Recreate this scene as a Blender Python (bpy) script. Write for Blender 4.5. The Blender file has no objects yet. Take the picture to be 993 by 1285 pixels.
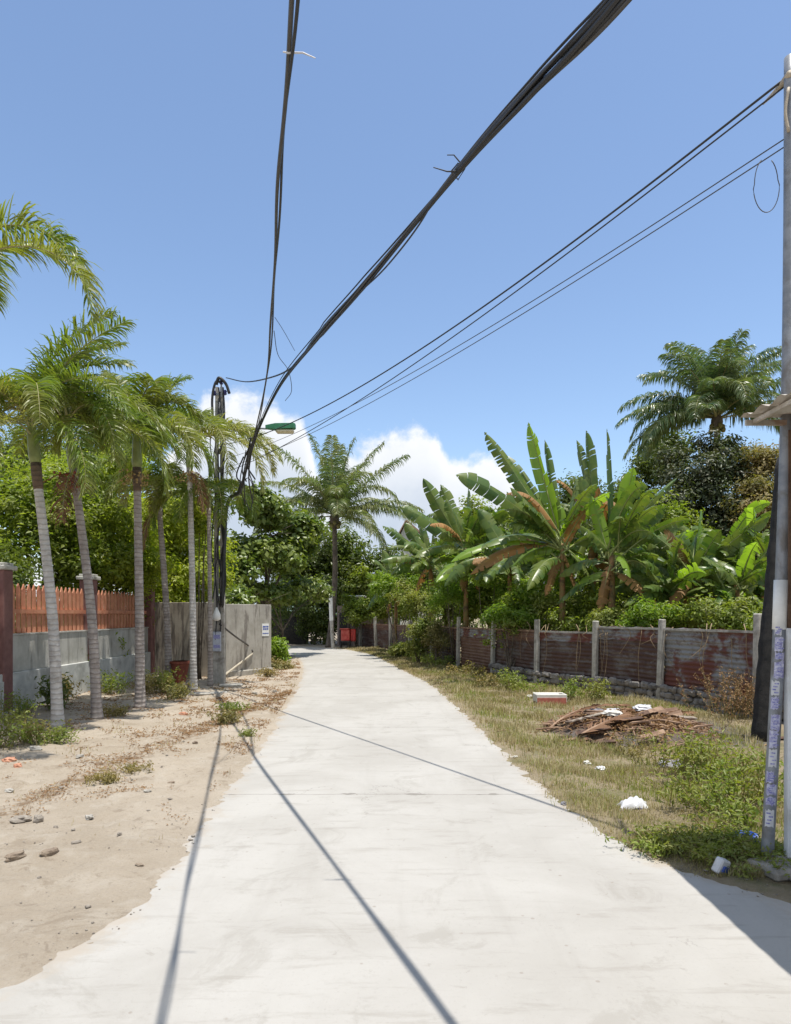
import bpy, math, random
import numpy as np
from mathutils import Vector, Euler
R = math.radians
scene = bpy.context.scene
COL = scene.collection
random.seed(7)

# ------------------------------------------------------------------ camera
CAM_H, F = 2.2, 860.0
cam = bpy.data.cameras.new('camera'); camo = bpy.data.objects.new('camera', cam); COL.objects.link(camo)
camo.location = (0, 0, CAM_H); camo.rotation_euler = (R(90), 0, 0)
cam.sensor_fit = 'HORIZONTAL'; cam.sensor_width = 36.0; cam.lens = 36.0 * F / 993.0
cam.shift_y = (771 - 642.5) / 993.0
cam.clip_start = 0.05; cam.clip_end = 5000
scene.camera = camo

# ------------------------------------------------------------------ sun, sky, exposure
SUNV = Vector((0.16, -0.125, 1.0)).normalized()
sun = bpy.data.lights.new('sun', 'SUN'); sun.energy = 4.0; sun.angle = R(0.45); sun.color = (1.0, 0.955, 0.88)
suno = bpy.data.objects.new('sun', sun); COL.objects.link(suno)
suno.rotation_euler = SUNV.to_track_quat('Z', 'Y').to_euler(); suno.location = (5, -5, 40)
scene.view_settings.view_transform = 'Standard'; scene.view_settings.look = 'None'
scene.view_settings.exposure = 0.43; scene.view_settings.gamma = 1.0
scene.view_settings.use_curve_mapping = False

def N(t, typ, **kw):
    n = t.nodes.new(typ)
    for k, v in kw.items():
        if k.startswith('i_'):
            n.inputs[int(k[2:]) if k[2:].isdigit() else k[2:].replace('_', ' ')].default_value = v
        else:
            setattr(n, k, v)
    return n
def math_n(t, op, a, b=None, c=None, clamp=False):
    n = t.nodes.new('ShaderNodeMath'); n.operation = op; n.use_clamp = clamp
    for i, v in enumerate((a, b, c)):
        if v is None: continue
        if isinstance(v, (int, float)): n.inputs[i].default_value = v
        else: t.links.new(v, n.inputs[i])
    return n.outputs[0]
def mixc(t, fac, a, b, blend='MIX'):
    n = t.nodes.new('ShaderNodeMix'); n.data_type = 'RGBA'; n.blend_type = blend
    for s, v in ((n.inputs[0], fac), (n.inputs[6], a), (n.inputs[7], b)):
        if isinstance(v, (int, float)): s.default_value = v
        elif isinstance(v, tuple): s.default_value = (v + (1.0,))[:4]
        else: t.links.new(v, s)
    return n.outputs[2]
def smooth(t, v, lo, hi):
    n = t.nodes.new('ShaderNodeMapRange'); n.interpolation_type = 'SMOOTHSTEP'
    t.links.new(v, n.inputs[0]); n.inputs[1].default_value = lo; n.inputs[2].default_value = hi
    return n.outputs[0]
def noise(t, vec, scale, detail=4, rough=0.55, dist=0.0, out=0):
    n = t.nodes.new('ShaderNodeTexNoise'); n.inputs['Scale'].default_value = scale
    n.inputs['Detail'].default_value = detail; n.inputs['Roughness'].default_value = rough
    n.inputs['Distortion'].default_value = dist
    if vec is not None: t.links.new(vec, n.inputs['Vector'])
    return n.outputs[out]

world = bpy.data.worlds.new('World'); scene.world = world; world.use_nodes = True
wt = world.node_tree; wt.nodes.clear()
sky = N(wt, 'ShaderNodeTexSky', sky_type='NISHITA', sun_disc=False)
sky.sun_elevation = math.asin(SUNV.z); sky.sun_rotation = math.atan2(SUNV.x, SUNV.y)
sky.air_density = 1.0; sky.dust_density = .55; sky.ozone_density = 1.6; sky.altitude = 0
tc = N(wt, 'ShaderNodeTexCoord')
sep = N(wt, 'ShaderNodeSeparateXYZ'); wt.links.new(tc.outputs['Generated'], sep.inputs[0])
az = math_n(wt, 'ARCTAN2', sep.outputs[0], sep.outputs[1])
el = math_n(wt, 'ARCSINE', sep.outputs[2])
# height of the cumulus tops against the compass direction
fc = N(wt, 'ShaderNodeFloatCurve')
azn = math_n(wt, 'ADD', math_n(wt, 'MULTIPLY', az, 0.5), 0.5)
wt.links.new(azn, fc.inputs['Value'])
def uv(x, y):
    u, v = (x - 496.5) / F, (771 - y) / F
    return math.atan2(u, 1), math.atan2(v, math.sqrt(1 + u * u))
tops = [(-700, 700), (150, 690), (200, 590), (240, 520), (283, 480), (330, 495), (374, 520), (392, 570), (410, 605), (432, 560), (470, 540),
        (520, 535), (548, 552), (572, 576), (612, 567), (640, 590), (700, 640), (820, 690), (1800, 720)]
c = fc.mapping.curves[0]
pts = [(0.0, 0.2)] + [(uv(x, y)[0] * 0.5 + 0.5, uv(x, y)[1] * 2) for x, y in tops] + [(1.0, 0.2)]
while len(c.points) < len(pts): c.points.new(0.5, 0.5)
for p, q in zip(c.points, pts): p.location = q; p.handle_type = 'AUTO_CLAMPED'
fc.mapping.update()
top = math_n(wt, 'MULTIPLY', fc.outputs[0], 0.5)
n1 = noise(wt, tc.outputs['Generated'], 9.0, 7, 0.62, 0.3)
n2 = noise(wt, tc.outputs['Generated'], 26.0, 6, 0.6, 0.2)
nn = math_n(wt, 'ADD', math_n(wt, 'MULTIPLY', math_n(wt, 'SUBTRACT', n1, 0.5), 0.10), math_n(wt, 'MULTIPLY', math_n(wt, 'SUBTRACT', n2, 0.5), 0.055))
dd = math_n(wt, 'ADD', math_n(wt, 'SUBTRACT', top, el), nn)
dens = smooth(wt, dd, -0.004, 0.022)
below = smooth(wt, dd, 0.0, 0.17)
lump = smooth(wt, math_n(wt, 'ADD', math_n(wt, 'MULTIPLY', n2, 0.6), math_n(wt, 'MULTIPLY', n1, 0.4)), 0.35, 0.68)
ccol = mixc(wt, below, (1.0, 1.0, 1.0), (0.52, 0.60, 0.72))
ccol = mixc(wt, math_n(wt, 'MULTIPLY', lump, math_n(wt, 'SUBTRACT', 1.0, math_n(wt, 'MULTIPLY', below, 0.5))), mixc(wt, 0.35, ccol, (0.60, 0.66, 0.76)), ccol)
cs = N(wt, 'ShaderNodeVectorMath', operation='SCALE'); wt.links.new(ccol, cs.inputs[0]); cs.inputs['Scale'].default_value = 5.5
tint = mixc(wt, 1.0, sky.outputs[0], (1.0, 1.0, 1.0), 'MULTIPLY')
final = mixc(wt, math_n(wt, 'MULTIPLY', dens, 0.96), tint, cs.outputs[0])
bg = N(wt, 'ShaderNodeBackground'); bg.inputs[1].default_value = 0.15
wt.links.new(final, bg.inputs[0])
wo = N(wt, 'ShaderNodeOutputWorld'); wt.links.new(bg.outputs[0], wo.inputs[0])

# ------------------------------------------------------------------ points
def P(x, y, Y): return Vector(((x - 496.5) / F * Y, Y, CAM_H + (771 - y) / F * Y))
def G(x, y):
    Y = CAM_H * F / (y - 771.0); return Vector(((x - 496.5) / F * Y, Y, 0.0))

# ------------------------------------------------------------------ object helpers
WOFF = {}
def tag(o, label=None, cat=None, group=None, kind=None):
    if label: o['label'] = label
    if cat: o['category'] = cat
    if group: o['group'] = group
    if kind: o['kind'] = kind
    return o
def thing(name, loc, label, cat, group=None):
    o = bpy.data.objects.new(name, None); COL.objects.link(o); o.location = loc; o.empty_display_size = 0.2
    WOFF[o] = Vector(loc); return tag(o, label, cat, group)
def link_mesh(name, me, mats, parent=None):
    o = bpy.data.objects.new(name, me); COL.objects.link(o)
    for m in (mats if isinstance(mats, (list, tuple)) else [mats]): me.materials.append(m)
    if parent is not None:
        o.parent = parent; WOFF[o] = WOFF[parent]
    else:
        WOFF[o] = Vector((0, 0, 0))
    return o
class MB:
    """collects polygons, links them as one mesh object (points are given in world space)"""
    def __init__(s): s.v, s.f, s.m = [], [], []
    def poly(s, pts, mi=0):
        b = len(s.v); s.v += [tuple(p) for p in pts]; s.f.append(tuple(range(b, b + len(pts)))); s.m.append(mi)
    def add(s, vs, fs, mi=0):
        b = len(s.v); s.v += [tuple(p) for p in vs]
        for f in fs: s.f.append(tuple(i + b for i in f)); s.m.append(mi)
    def box(s, c, d, rz=0.0, mi=0, tilt=None, chamfer=0.0, top=1.0):
        c = Vector(c); hx, hy, hz = d[0] / 2, d[1] / 2, d[2] / 2
        ca, sa = math.cos(rz), math.sin(rz)
        def w(x, y, z):
            p = Vector((x, y, z))
            if tilt: p.rotate(tilt)
            return Vector((c.x + p.x * ca - p.y * sa, c.y + p.x * sa + p.y * ca, c.z + p.z))
        if chamfer <= 0:
            vs = [w(sx * hx * (top if sz > 0 else 1), sy * hy * (top if sz > 0 else 1), sz * hz) for sz in (-1, 1) for sy in (-1, 1) for sx in (-1, 1)]
            s.add(vs, [(0, 2, 3, 1), (4, 5, 7, 6), (0, 1, 5, 4), (1, 3, 7, 5), (3, 2, 6, 7), (2, 0, 4, 6)], mi)
        else:
            k = min(chamfer, hx * .9, hy * .9, hz * .9)
            vs, idx = [], {}
            for sx in (-1, 1):
                for sy in (-1, 1):
                    for sz in (-1, 1):
                        for a in range(3):
                            q = [sx * hx, sy * hy, sz * hz]
                            for b in range(3):
                                if b != a: q[b] -= math.copysign(k, q[b])
                            idx[(sx, sy, sz, a)] = len(vs); vs.append(w(*q))
            fs = []
            for a in range(3):
                b, cc = (a + 1) % 3, (a + 2) % 3
                for sg in (-1, 1):
                    ring = []
                    for (p, q) in ((-1, -1), (1, -1), (1, 1), (-1, 1)):
                        t = [0, 0, 0]; t[a] = sg; t[b] = p; t[cc] = q; ring.append(idx[(*t, a)])
                    fs.append(tuple(ring if sg > 0 else ring[::-1]))
                for p in (-1, 1):
                    for q in (-1, 1):
                        t0 = [0, 0, 0]; t0[b] = p; t0[cc] = q
                        t1 = list(t0); t0[a] = -1; t1[a] = 1
                        fs.append((idx[(*t0, b)], idx[(*t1, b)], idx[(*t1, cc)], idx[(*t0, cc)]))
            for sx in (-1, 1):
                for sy in (-1, 1):
                    for sz in (-1, 1): fs.append(tuple(idx[(sx, sy, sz, a)] for a in range(3)))
            s.add(vs, fs, mi)
    def tube(s, pts, rad, n=8, mi=0, cap=True):
        pts = [Vector(p) for p in pts]
        if not isinstance(rad, (list, tuple)): rad = [rad] * len(pts)
        vs, fs = [], []
        ref = Vector((0, 0, 1))
        t0 = (pts[-1] - pts[0]).normalized()
        if abs(t0.z) > .9: ref = Vector((0, 1, 0))
        for i, p in enumerate(pts):
            t = (pts[min(i + 1, len(pts) - 1)] - pts[max(i - 1, 0)])
            if t.length < 1e-9: t = t0
            t.normalize(); a = t.cross(ref)
            if a.length < 1e-4: a = t.cross(Vector((1, 0, 0)))
            a.normalize(); b = a.cross(t)
            for k in range(n):
                th = 2 * math.pi * k / n
                vs.append(p + (a * math.cos(th) + b * math.sin(th)) * rad[i])
        for i in range(len(pts) - 1):
            for k in range(n):
                fs.append((i * n + k, i * n + (k + 1) % n, (i + 1) * n + (k + 1) % n, (i + 1) * n + k))
        if cap:
            fs.append(tuple(range(n - 1, -1, -1))); fs.append(tuple((len(pts) - 1) * n + k for k in range(n)))
        s.add(vs, fs, mi)
    def lathe(s, c, prof, n=12, mi=0):
        c = Vector(c); s.tube([c + Vector((0, 0, z)) for r, z in prof], [max(r, 1e-4) for r, z in prof], n, mi)
    def sphere(s, c, r, n=10, m=7, mi=0, sq=(1, 1, 1), jit=0.0, rng=None):
        c = Vector(c); vs, fs = [], []
        for i in range(m + 1):
            ph = math.pi * i / m
            for k in range(n):
                th = 2 * math.pi * k / n
                q = 1 + (rng.uniform(-jit, jit) if jit and 0 < i < m else 0)
                vs.append(c + Vector((math.sin(ph) * math.cos(th) * sq[0], math.sin(ph) * math.sin(th) * sq[1], math.cos(ph) * sq[2])) * r * q)
        for i in range(m):
            for k in range(n): fs.append((i * n + k, (i + 1) * n + k, (i + 1) * n + (k + 1) % n, i * n + (k + 1) % n))
        s.add(vs, fs, mi)
    def build(s, name, mats, parent=None, smooth_=False):
        off = WOFF[parent] if parent is not None else Vector((0, 0, 0))
        me = bpy.data.meshes.new(name)
        me.from_pydata([(x - off.x, y - off.y, z - off.z) for x, y, z in s.v], [], s.f)
        me.polygons.foreach_set('material_index', s.m)
        if smooth_: me.polygons.foreach_set('use_smooth', [True] * len(s.f))
        me.update()
        return link_mesh(name, me, mats, parent)
def np_build(name, V, Fc, mats, parent=None, mi=None, smooth_=False):
    off = WOFF[parent] if parent is not None else Vector((0, 0, 0))
    V = np.asarray(V, dtype=np.float32) - np.array(off, dtype=np.float32)
    Fc = np.asarray(Fc, dtype=np.int32); k = Fc.shape[1]
    me = bpy.data.meshes.new(name)
    me.vertices.add(len(V)); me.vertices.foreach_set('co', V.ravel())
    me.loops.add(Fc.size); me.loops.foreach_set('vertex_index', Fc.ravel())
    me.polygons.add(len(Fc)); me.polygons.foreach_set('loop_start', np.arange(0, Fc.size, k, dtype=np.int32))
    me.polygons.foreach_set('loop_total', np.full(len(Fc), k, dtype=np.int32))
    if mi is not None: me.polygons.foreach_set('material_index', np.asarray(mi, dtype=np.int32))
    if smooth_: me.polygons.foreach_set('use_smooth', np.ones(len(Fc), dtype=bool))
    me.update(calc_edges=True)
    return link_mesh(name, me, mats, parent)
def catmull(pts, n):
    pts = [Vector(p) for p in pts]; q = [2 * pts[0] - pts[1]] + pts + [2 * pts[-1] - pts[-2]]
    out = []
    segs = len(pts) - 1
    for i in range(n + 1):
        u = i / n * segs; k = min(int(u), segs - 1); t = u - k
        a, b, c_, d = q[k:k + 4]
        out.append(0.5 * ((2 * b) + (c_ - a) * t + (2 * a - 5 * b + 4 * c_ - d) * t * t + (3 * b - a - 3 * c_ + d) * t ** 3))
    return out
def wob(x, y):          # smooth deterministic 2-D noise, about -1..1
    return (np.sin(x * 1.7 + 1.3 * np.sin(y * 1.1 + .4)) + np.sin(y * 2.3 + 1.7 * np.sin(x * .9 + 2.)) + np.sin((x + y) * 3.1 + np.sin(x * 2.7 - y))) / 3.0

# ------------------------------------------------------------------ materials
def new_mat(name):
    m = bpy.data.materials.new(name); m.use_nodes = True
    t = m.node_tree; b = t.nodes['Principled BSDF']
    return m, t, b
def coords(t, kind='Object'):
    return N(t, 'ShaderNodeTexCoord').outputs[kind]
def position(t): return N(t, 'ShaderNodeNewGeometry').outputs['Position']
def bump(t, b, h, strength=0.4, dist=0.02):
    n = N(t, 'ShaderNodeBump'); n.inputs['Strength'].default_value = strength; n.inputs['Distance'].default_value = dist
    t.links.new(h, n.inputs['Height']); t.links.new(n.outputs[0], b.inputs['Normal'])
def rough_mat(name, a, b_, scale=6, rough=0.85, c=None, cs=1.5, bstr=0.4, metal=0.0, bd=0.01, lo=.35, hi=.65):
    m, t, b = new_mat(name); v = position(t)
    n1 = noise(t, v, scale, 6, 0.62); col = mixc(t, smooth(t, n1, lo, hi), a, b_)
    if c: col = mixc(t, smooth(t, noise(t, v, cs, 5, 0.65, .5), .48, .66), col, c)
    t.links.new(col, b.inputs['Base Color']); b.inputs['Roughness'].default_value = rough; b.inputs['Metallic'].default_value = metal
    bump(t, b, noise(t, v, scale * 5, 5, 0.7), bstr, bd)
    return m
def leaf_mat(name, a, b_, tr=0.35, rough=0.42, tcol=None, patch=None, pscale=.8):
    """leaf: colour differs from leaf to leaf, some light passes through"""
    k_ = 1.0 if name in ('leaf_dry', 'dead_frond', 'banana_leaf_dry', 'grass_dry') else 1.65
    sc_ = lambda c: tuple(min(.5, q * k_ * w_) for q, w_ in zip(c, (1.06, .88, 1.0) if k_ > 1 else (1, 1, 1)))
    a, b_ = sc_(a), sc_(b_); patch = sc_(patch) if patch else None
    m, t, b = new_mat(name)
    g = N(t, 'ShaderNodeNewGeometry')
    col = mixc(t, g.outputs['Random Per Island'], a, b_)
    n1 = noise(t, g.outputs['Position'], pscale, 3, .6)
    col = mixc(t, smooth(t, n1, .4, .62), col, mixc(t, .6, col, patch or b_))
    t.links.new(col, b.inputs['Base Color']); b.inputs['Roughness'].default_value = rough
    b.inputs['Specular IOR Level'].default_value = 0.45
    tl = N(t, 'ShaderNodeBsdfTranslucent')
    t.links.new(mixc(t, 1.0, col, tcol or (1.5, 1.6, .5), 'MULTIPLY'), tl.inputs[0])
    mx = N(t, 'ShaderNodeMixShader'); mx.inputs[0].default_value = tr
    t.links.new(b.outputs[0], mx.inputs[1]); t.links.new(tl.outputs[0], mx.inputs[2])
    t.links.new(mx.outputs[0], t.nodes['Material Output'].inputs[0])
    return m
def flat(name, c, rough=0.6, metal=0.0, var=0.15, scale=12):
    return rough_mat(name, tuple(k * (1 - var) for k in c), tuple(min(1, k * (1 + var)) for k in c), scale, rough, metal=metal, bstr=.15)

M = {}
M['palm'] = leaf_mat('palm_leaf', (.060, .120, .020), (.115, .175, .030), .38, .38, patch=(.15, .17, .045))
M['palm_pale'] = leaf_mat('palm_leaf_pale', (.11, .16, .045), (.19, .22, .075), .36, .36, patch=(.20, .20, .07))
M['coco'] = leaf_mat('coconut_leaf', (.050, .100, .032), (.110, .165, .065), .34, .34, patch=(.15, .175, .075))
M['coco_dark'] = leaf_mat('coconut_leaf_dark', (.034, .082, .034), (.085, .138, .060), .34, .32, patch=(.115, .155, .07))
M['rachis'] = flat('palm_rib', (.30, .28, .13), .5)
M['shaft'] = flat('palm_crownshaft', (.22, .26, .09), .4, scale=4)
M['fruit_red'] = flat('palm_fruit_red', (.26, .055, .03), .5)
M['fruit_tan'] = flat('palm_fruit_tan', (.36, .25, .10), .6)
M['banana'] = leaf_mat('banana_leaf', (.030, .076, .018), (.078, .138, .026), .34, .34, pscale=1.6, patch=(.115, .16, .036))
M['banana_lit'] = leaf_mat('banana_leaf_lit', (.10, .20, .022), (.14, .26, .03), .5, .3, patch=(.16, .27, .05))  # brighter copy of the banana leaf, sunlight put into its colour
M['banana_dry'] = leaf_mat('banana_leaf_dry', (.32, .17, .055), (.44, .24, .08), .25, .7, tcol=(1.2, 1, .7), patch=(.20, .12, .06))
M['banana_rib'] = flat('banana_rib', (.25, .29, .10), .45)
M['banana_stem'] = rough_mat('banana_stem', (.30, .15, .06), (.20, .17, .06), 5, .7, c=(.09, .05, .03), cs=3)
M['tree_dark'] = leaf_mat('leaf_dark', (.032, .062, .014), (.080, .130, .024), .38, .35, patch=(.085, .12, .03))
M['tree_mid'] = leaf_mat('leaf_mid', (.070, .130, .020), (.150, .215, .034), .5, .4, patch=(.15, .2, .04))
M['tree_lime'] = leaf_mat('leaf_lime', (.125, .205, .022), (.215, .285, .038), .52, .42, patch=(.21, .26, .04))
M['almond'] = leaf_mat('leaf_almond', (.045, .095, .020), (.115, .175, .035), .34, .35, patch=(.14, .19, .045))
M['tree_brown'] = leaf_mat('leaf_brownish', (.030, .050, .022), (.075, .088, .044), .25, .45, patch=(.035, .065, .022))
M['shrub'] = leaf_mat('leaf_shrub', (.095, .185, .022), (.175, .270, .035), .5, .4, patch=(.06, .13, .022))
M['weed'] = leaf_mat('leaf_weed', (.085, .150, .025), (.150, .215, .045), .38, .5, patch=(.16, .18, .05))
M['weed_dull'] = leaf_mat('leaf_weed_dull', (.090, .115, .035), (.165, .165, .06), .3, .6, patch=(.2, .17, .07))
M['dry_leaf'] = leaf_mat('leaf_dry', (.22, .125, .06), (.36, .23, .11), .2, .75, tcol=(1.1, .9, .7))
M['grass_dry'] = leaf_mat('grass_dry', (.42, .335, .175), (.56, .46, .265), .3, .75, tcol=(1.05, 1, .75), patch=(.33, .27, .12))
M['grass_green'] = leaf_mat('grass_green', (.10, .16, .035), (.20, .24, .06), .35, .6, patch=(.16, .2, .05))
M['bark_grey'] = rough_mat('bark', (.10, .08, .06), (.20, .165, .125), 7, .9, c=(.06, .05, .04), cs=2.5, bstr=.8, bd=.03)
M['bark_coco'] = rough_mat('bark_coconut', (.10, .08, .065), (.17, .14, .11), 9, .9, c=(.07, .055, .045), bstr=.7, bd=.02)
M['black_rubber'] = flat('cable_sheath', (.022, .022, .024), .5)
M['grey_rubber'] = flat('cable_sheath_grey', (.06, .055, .05), .55)
M['concrete_post'] = rough_mat('post_concrete', (.36, .34, .30), (.47, .45, .41), 10, .9, c=(.24, .22, .19), cs=2.2, bstr=.5)
M['plinth'] = rough_mat('plinth_render', (.44, .45, .43), (.58, .58, .55), 3, .9, c=(.33, .33, .31), cs=1.1, bstr=.4)
M['terracotta'] = rough_mat('terracotta_paint', (.50, .20, .11), (.60, .275, .165), 4, .7, c=(.44, .17, .10), cs=1.6, bstr=.2)
M['maroon'] = rough_mat('maroon_render', (.175, .082, .075), (.225, .112, .10), 5, .8, bstr=.3)
M['white_paint'] = flat('white_paint', (.78, .78, .76), .5, var=.05)
M['stone'] = rough_mat('rubble_stone', (.15, .135, .125), (.31, .285, .26), 2.6, .92, c=(.10, .09, .085), cs=3, bstr=.8, bd=.03)
M['mortar'] = flat('mortar', (.11, .10, .095), .95)
M['steel'] = rough_mat('galvanised_pipe', (.20, .215, .24), (.29, .305, .33), 8, .5, c=(.17, .16, .15), cs=3, metal=.3, bstr=.15)
M['black_wood'] = rough_mat('black_post_wood', (.012, .012, .013), (.03, .028, .027), 9, .85, bstr=.8, bd=.02)  # near-black colour over the whole post
M['foam'] = flat('foam', (.62, .60, .55), .8, var=.05)
M['red_plastic'] = flat('red_plastic', (.45, .035, .03), .45)
M['red_faded'] = rough_mat('red_faded', (.42, .04, .035), (.55, .12, .09), 5, .6)
M['blue_plastic'] = flat('blue_plastic', (.03, .10, .45), .4)
M['blue_print'] = flat('blue_print', (.05, .10, .38), .5)
M['dark_blue'] = flat('dark_blue_plastic', (.03, .03, .16), .4)
M['purple_print'] = rough_mat('purple_leaflet', (.36, .35, .52), (.60, .60, .70), 45, .7, c=(.24, .22, .42), cs=26, bstr=.05)
M['faded_print'] = rough_mat('faded_print', (.14, .14, .40), (.42, .42, .62), 60, .7, bstr=.05)
M['bag'] = flat('plastic_bag', (.60, .60, .62), .35, var=.08)
M['grey_bag'] = flat('grey_bag', (.24, .235, .26), .5)
M['rock'] = rough_mat('rock', (.22, .19, .16), (.36, .32, .27), 8, .95, bstr=.8, bd=.02)
M['clod'] = rough_mat('earth_clod', (.20, .15, .11), (.30, .24, .18), 9, .95, bstr=.8, bd=.02)
M['brick'] = rough_mat('broken_brick', (.45, .20, .12), (.55, .30, .20), 14, .9, bstr=.5)
M['lamp_green'] = flat('lamp_green', (.035, .19, .09), .45)
M['lamp_lens'] = flat('lamp_lens', (.62, .55, .38), .3, var=.06)
M['dead_frond'] = leaf_mat('dead_frond', (.17, .085, .045), (.33, .18, .095), .1, .8, tcol=(1, .8, .6), patch=(.24, .14, .08))
M['dead_wood'] = rough_mat('dead_wood', (.15, .085, .055), (.36, .24, .16), 3, .9, bstr=.6)
M['plank'] = rough_mat('weathered_plank', (.24, .20, .16), (.36, .31, .25), 5, .9, c=(.14, .10, .075), cs=4, bstr=.5)
M['brush_dark'] = rough_mat('brush_dark', (.07, .04, .03), (.15, .09, .06), 9, .9, bstr=.6)
M['tin'] = rough_mat('awning_tin', (.40, .36, .30), (.55, .51, .45), 7, .6, c=(.28, .18, .12), cs=2.4, metal=.1)
M['wood_dark'] = rough_mat('wood_dark', (.10, .055, .035), (.18, .11, .07), 8, .85)
M['slab'] = rough_mat('slab_stone', (.25, .23, .20), (.38, .35, .31), 6, .95, bstr=.8, bd=.02)
M['dark_tin_and_shade'] = rough_mat('dark_tin_and_shade', (.03, .028, .03), (.06, .055, .05), 6, .8)  # near-black tin; on openings and the shed inside it paints their shade
M['house'] = flat('house_render', (.66, .66, .62), .8, var=.08, scale=3)
M['roof_red'] = flat('roof_tile', (.42, .27, .19), .8)

def palm_trunk_mat(name, a, b_, dark):
    m, t, b = new_mat(name); v = position(t)
    s = N(t, 'ShaderNodeSeparateXYZ'); t.links.new(v, s.inputs[0])
    w = math_n(t, 'SINE', math_n(t, 'ADD', math_n(t, 'MULTIPLY', s.outputs[2], 62.0), math_n(t, 'MULTIPLY', noise(t, v, 5, 3), 6.0)))
    col = mixc(t, smooth(t, noise(t, v, 6, 6, .65), .35, .68), a, b_)
    col = mixc(t, math_n(t, 'MULTIPLY', smooth(t, w, .45, .95), .55), col, dark)
    col = mixc(t, math_n(t, 'MULTIPLY', smooth(t, noise(t, v, 2.2, 5, .7), .52, .7), .6), col, dark)
    t.links.new(col, b.inputs['Base Color']); b.inputs['Roughness'].default_value = .88
    bump(t, b, math_n(t, 'ADD', w, math_n(t, 'MULTIPLY', noise(t, v, 40, 4), 1.5)), .35, .012)
    return m
M['trunk_pale'] = palm_trunk_mat('palm_trunk_pale', (.46, .44, .42), (.60, .58, .55), (.26, .23, .20))
M['trunk_grey'] = palm_trunk_mat('palm_trunk_grey', (.29, .255, .235), (.42, .38, .35), (.15, .12, .105))

def stained_wall(name, a, b_, stain, sx=.9):
    m, t, b = new_mat(name); v = position(t)
    mp = N(t, 'ShaderNodeMapping'); mp.inputs['Scale'].default_value = (3.2, 3.2, .35); t.links.new(v, mp.inputs[0])
    col = mixc(t, smooth(t, noise(t, v, 1.6, 6, .65), .35, .65), a, b_)
    streak = smooth(t, noise(t, mp.outputs[0], sx * 1.9, 6, .72, .5), .50, .62)
    col = mixc(t, math_n(t, 'MULTIPLY', streak, .88), col, stain)
    col = mixc(t, math_n(t, 'MULTIPLY', smooth(t, noise(t, v, 14, 4, .7), .55, .75), .35), col, stain)
    t.links.new(col, b.inputs['Base Color']); b.inputs['Roughness'].default_value = .93
    bump(t, b, noise(t, v, 30, 5, .7), .4, .01)
    return m
M['grey_wall'] = stained_wall('grey_wall_render', (.32, .30, .26), (.42, .395, .35), (.17, .15, .13))
M['grey_wall_dark'] = stained_wall('grey_wall_old', (.27, .235, .19), (.37, .33, .27), (.12, .10, .085), 1.3)
M['low_wall'] = stained_wall('low_wall_render', (.40, .39, .35), (.52, .51, .47), (.25, .24, .21), .7)

def sheet_mat(name, zinc, rust, lo, hi, red=None):
    m, t, b = new_mat(name); v = position(t)
    mp = N(t, 'ShaderNodeMapping'); mp.inputs['Scale'].default_value = (1, 1, 2.6); t.links.new(v, mp.inputs[0])
    col = mixc(t, smooth(t, noise(t, mp.outputs[0], 1.5, 7, .7, .5), lo, hi), zinc, rust)
    col = mixc(t, math_n(t, 'MULTIPLY', smooth(t, noise(t, v, 9, 5, .7), .5, .7), .6), col, tuple(k * .55 for k in rust))
    if red: col = mixc(t, smooth(t, noise(t, v, .85, 4, .6, .4), .50, .60), col, red)
    t.links.new(col, b.inputs['Base Color']); b.inputs['Roughness'].default_value = .7; b.inputs['Metallic'].default_value = .15
    bump(t, b, noise(t, v, 25, 4, .7), .25, .01)
    return m
M['sheet_grey'] = sheet_mat('corrugated_grey', (.27, .27, .275), (.12, .06, .045), .46, .62, (.145, .05, .038))
M['sheet_rust'] = sheet_mat('corrugated_rust', (.16, .135, .125), (.095, .052, .042), .38, .54)
M['sheet_brown'] = sheet_mat('corrugated_brown', (.20, .12, .09), (.15, .075, .05), .4, .6)

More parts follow.
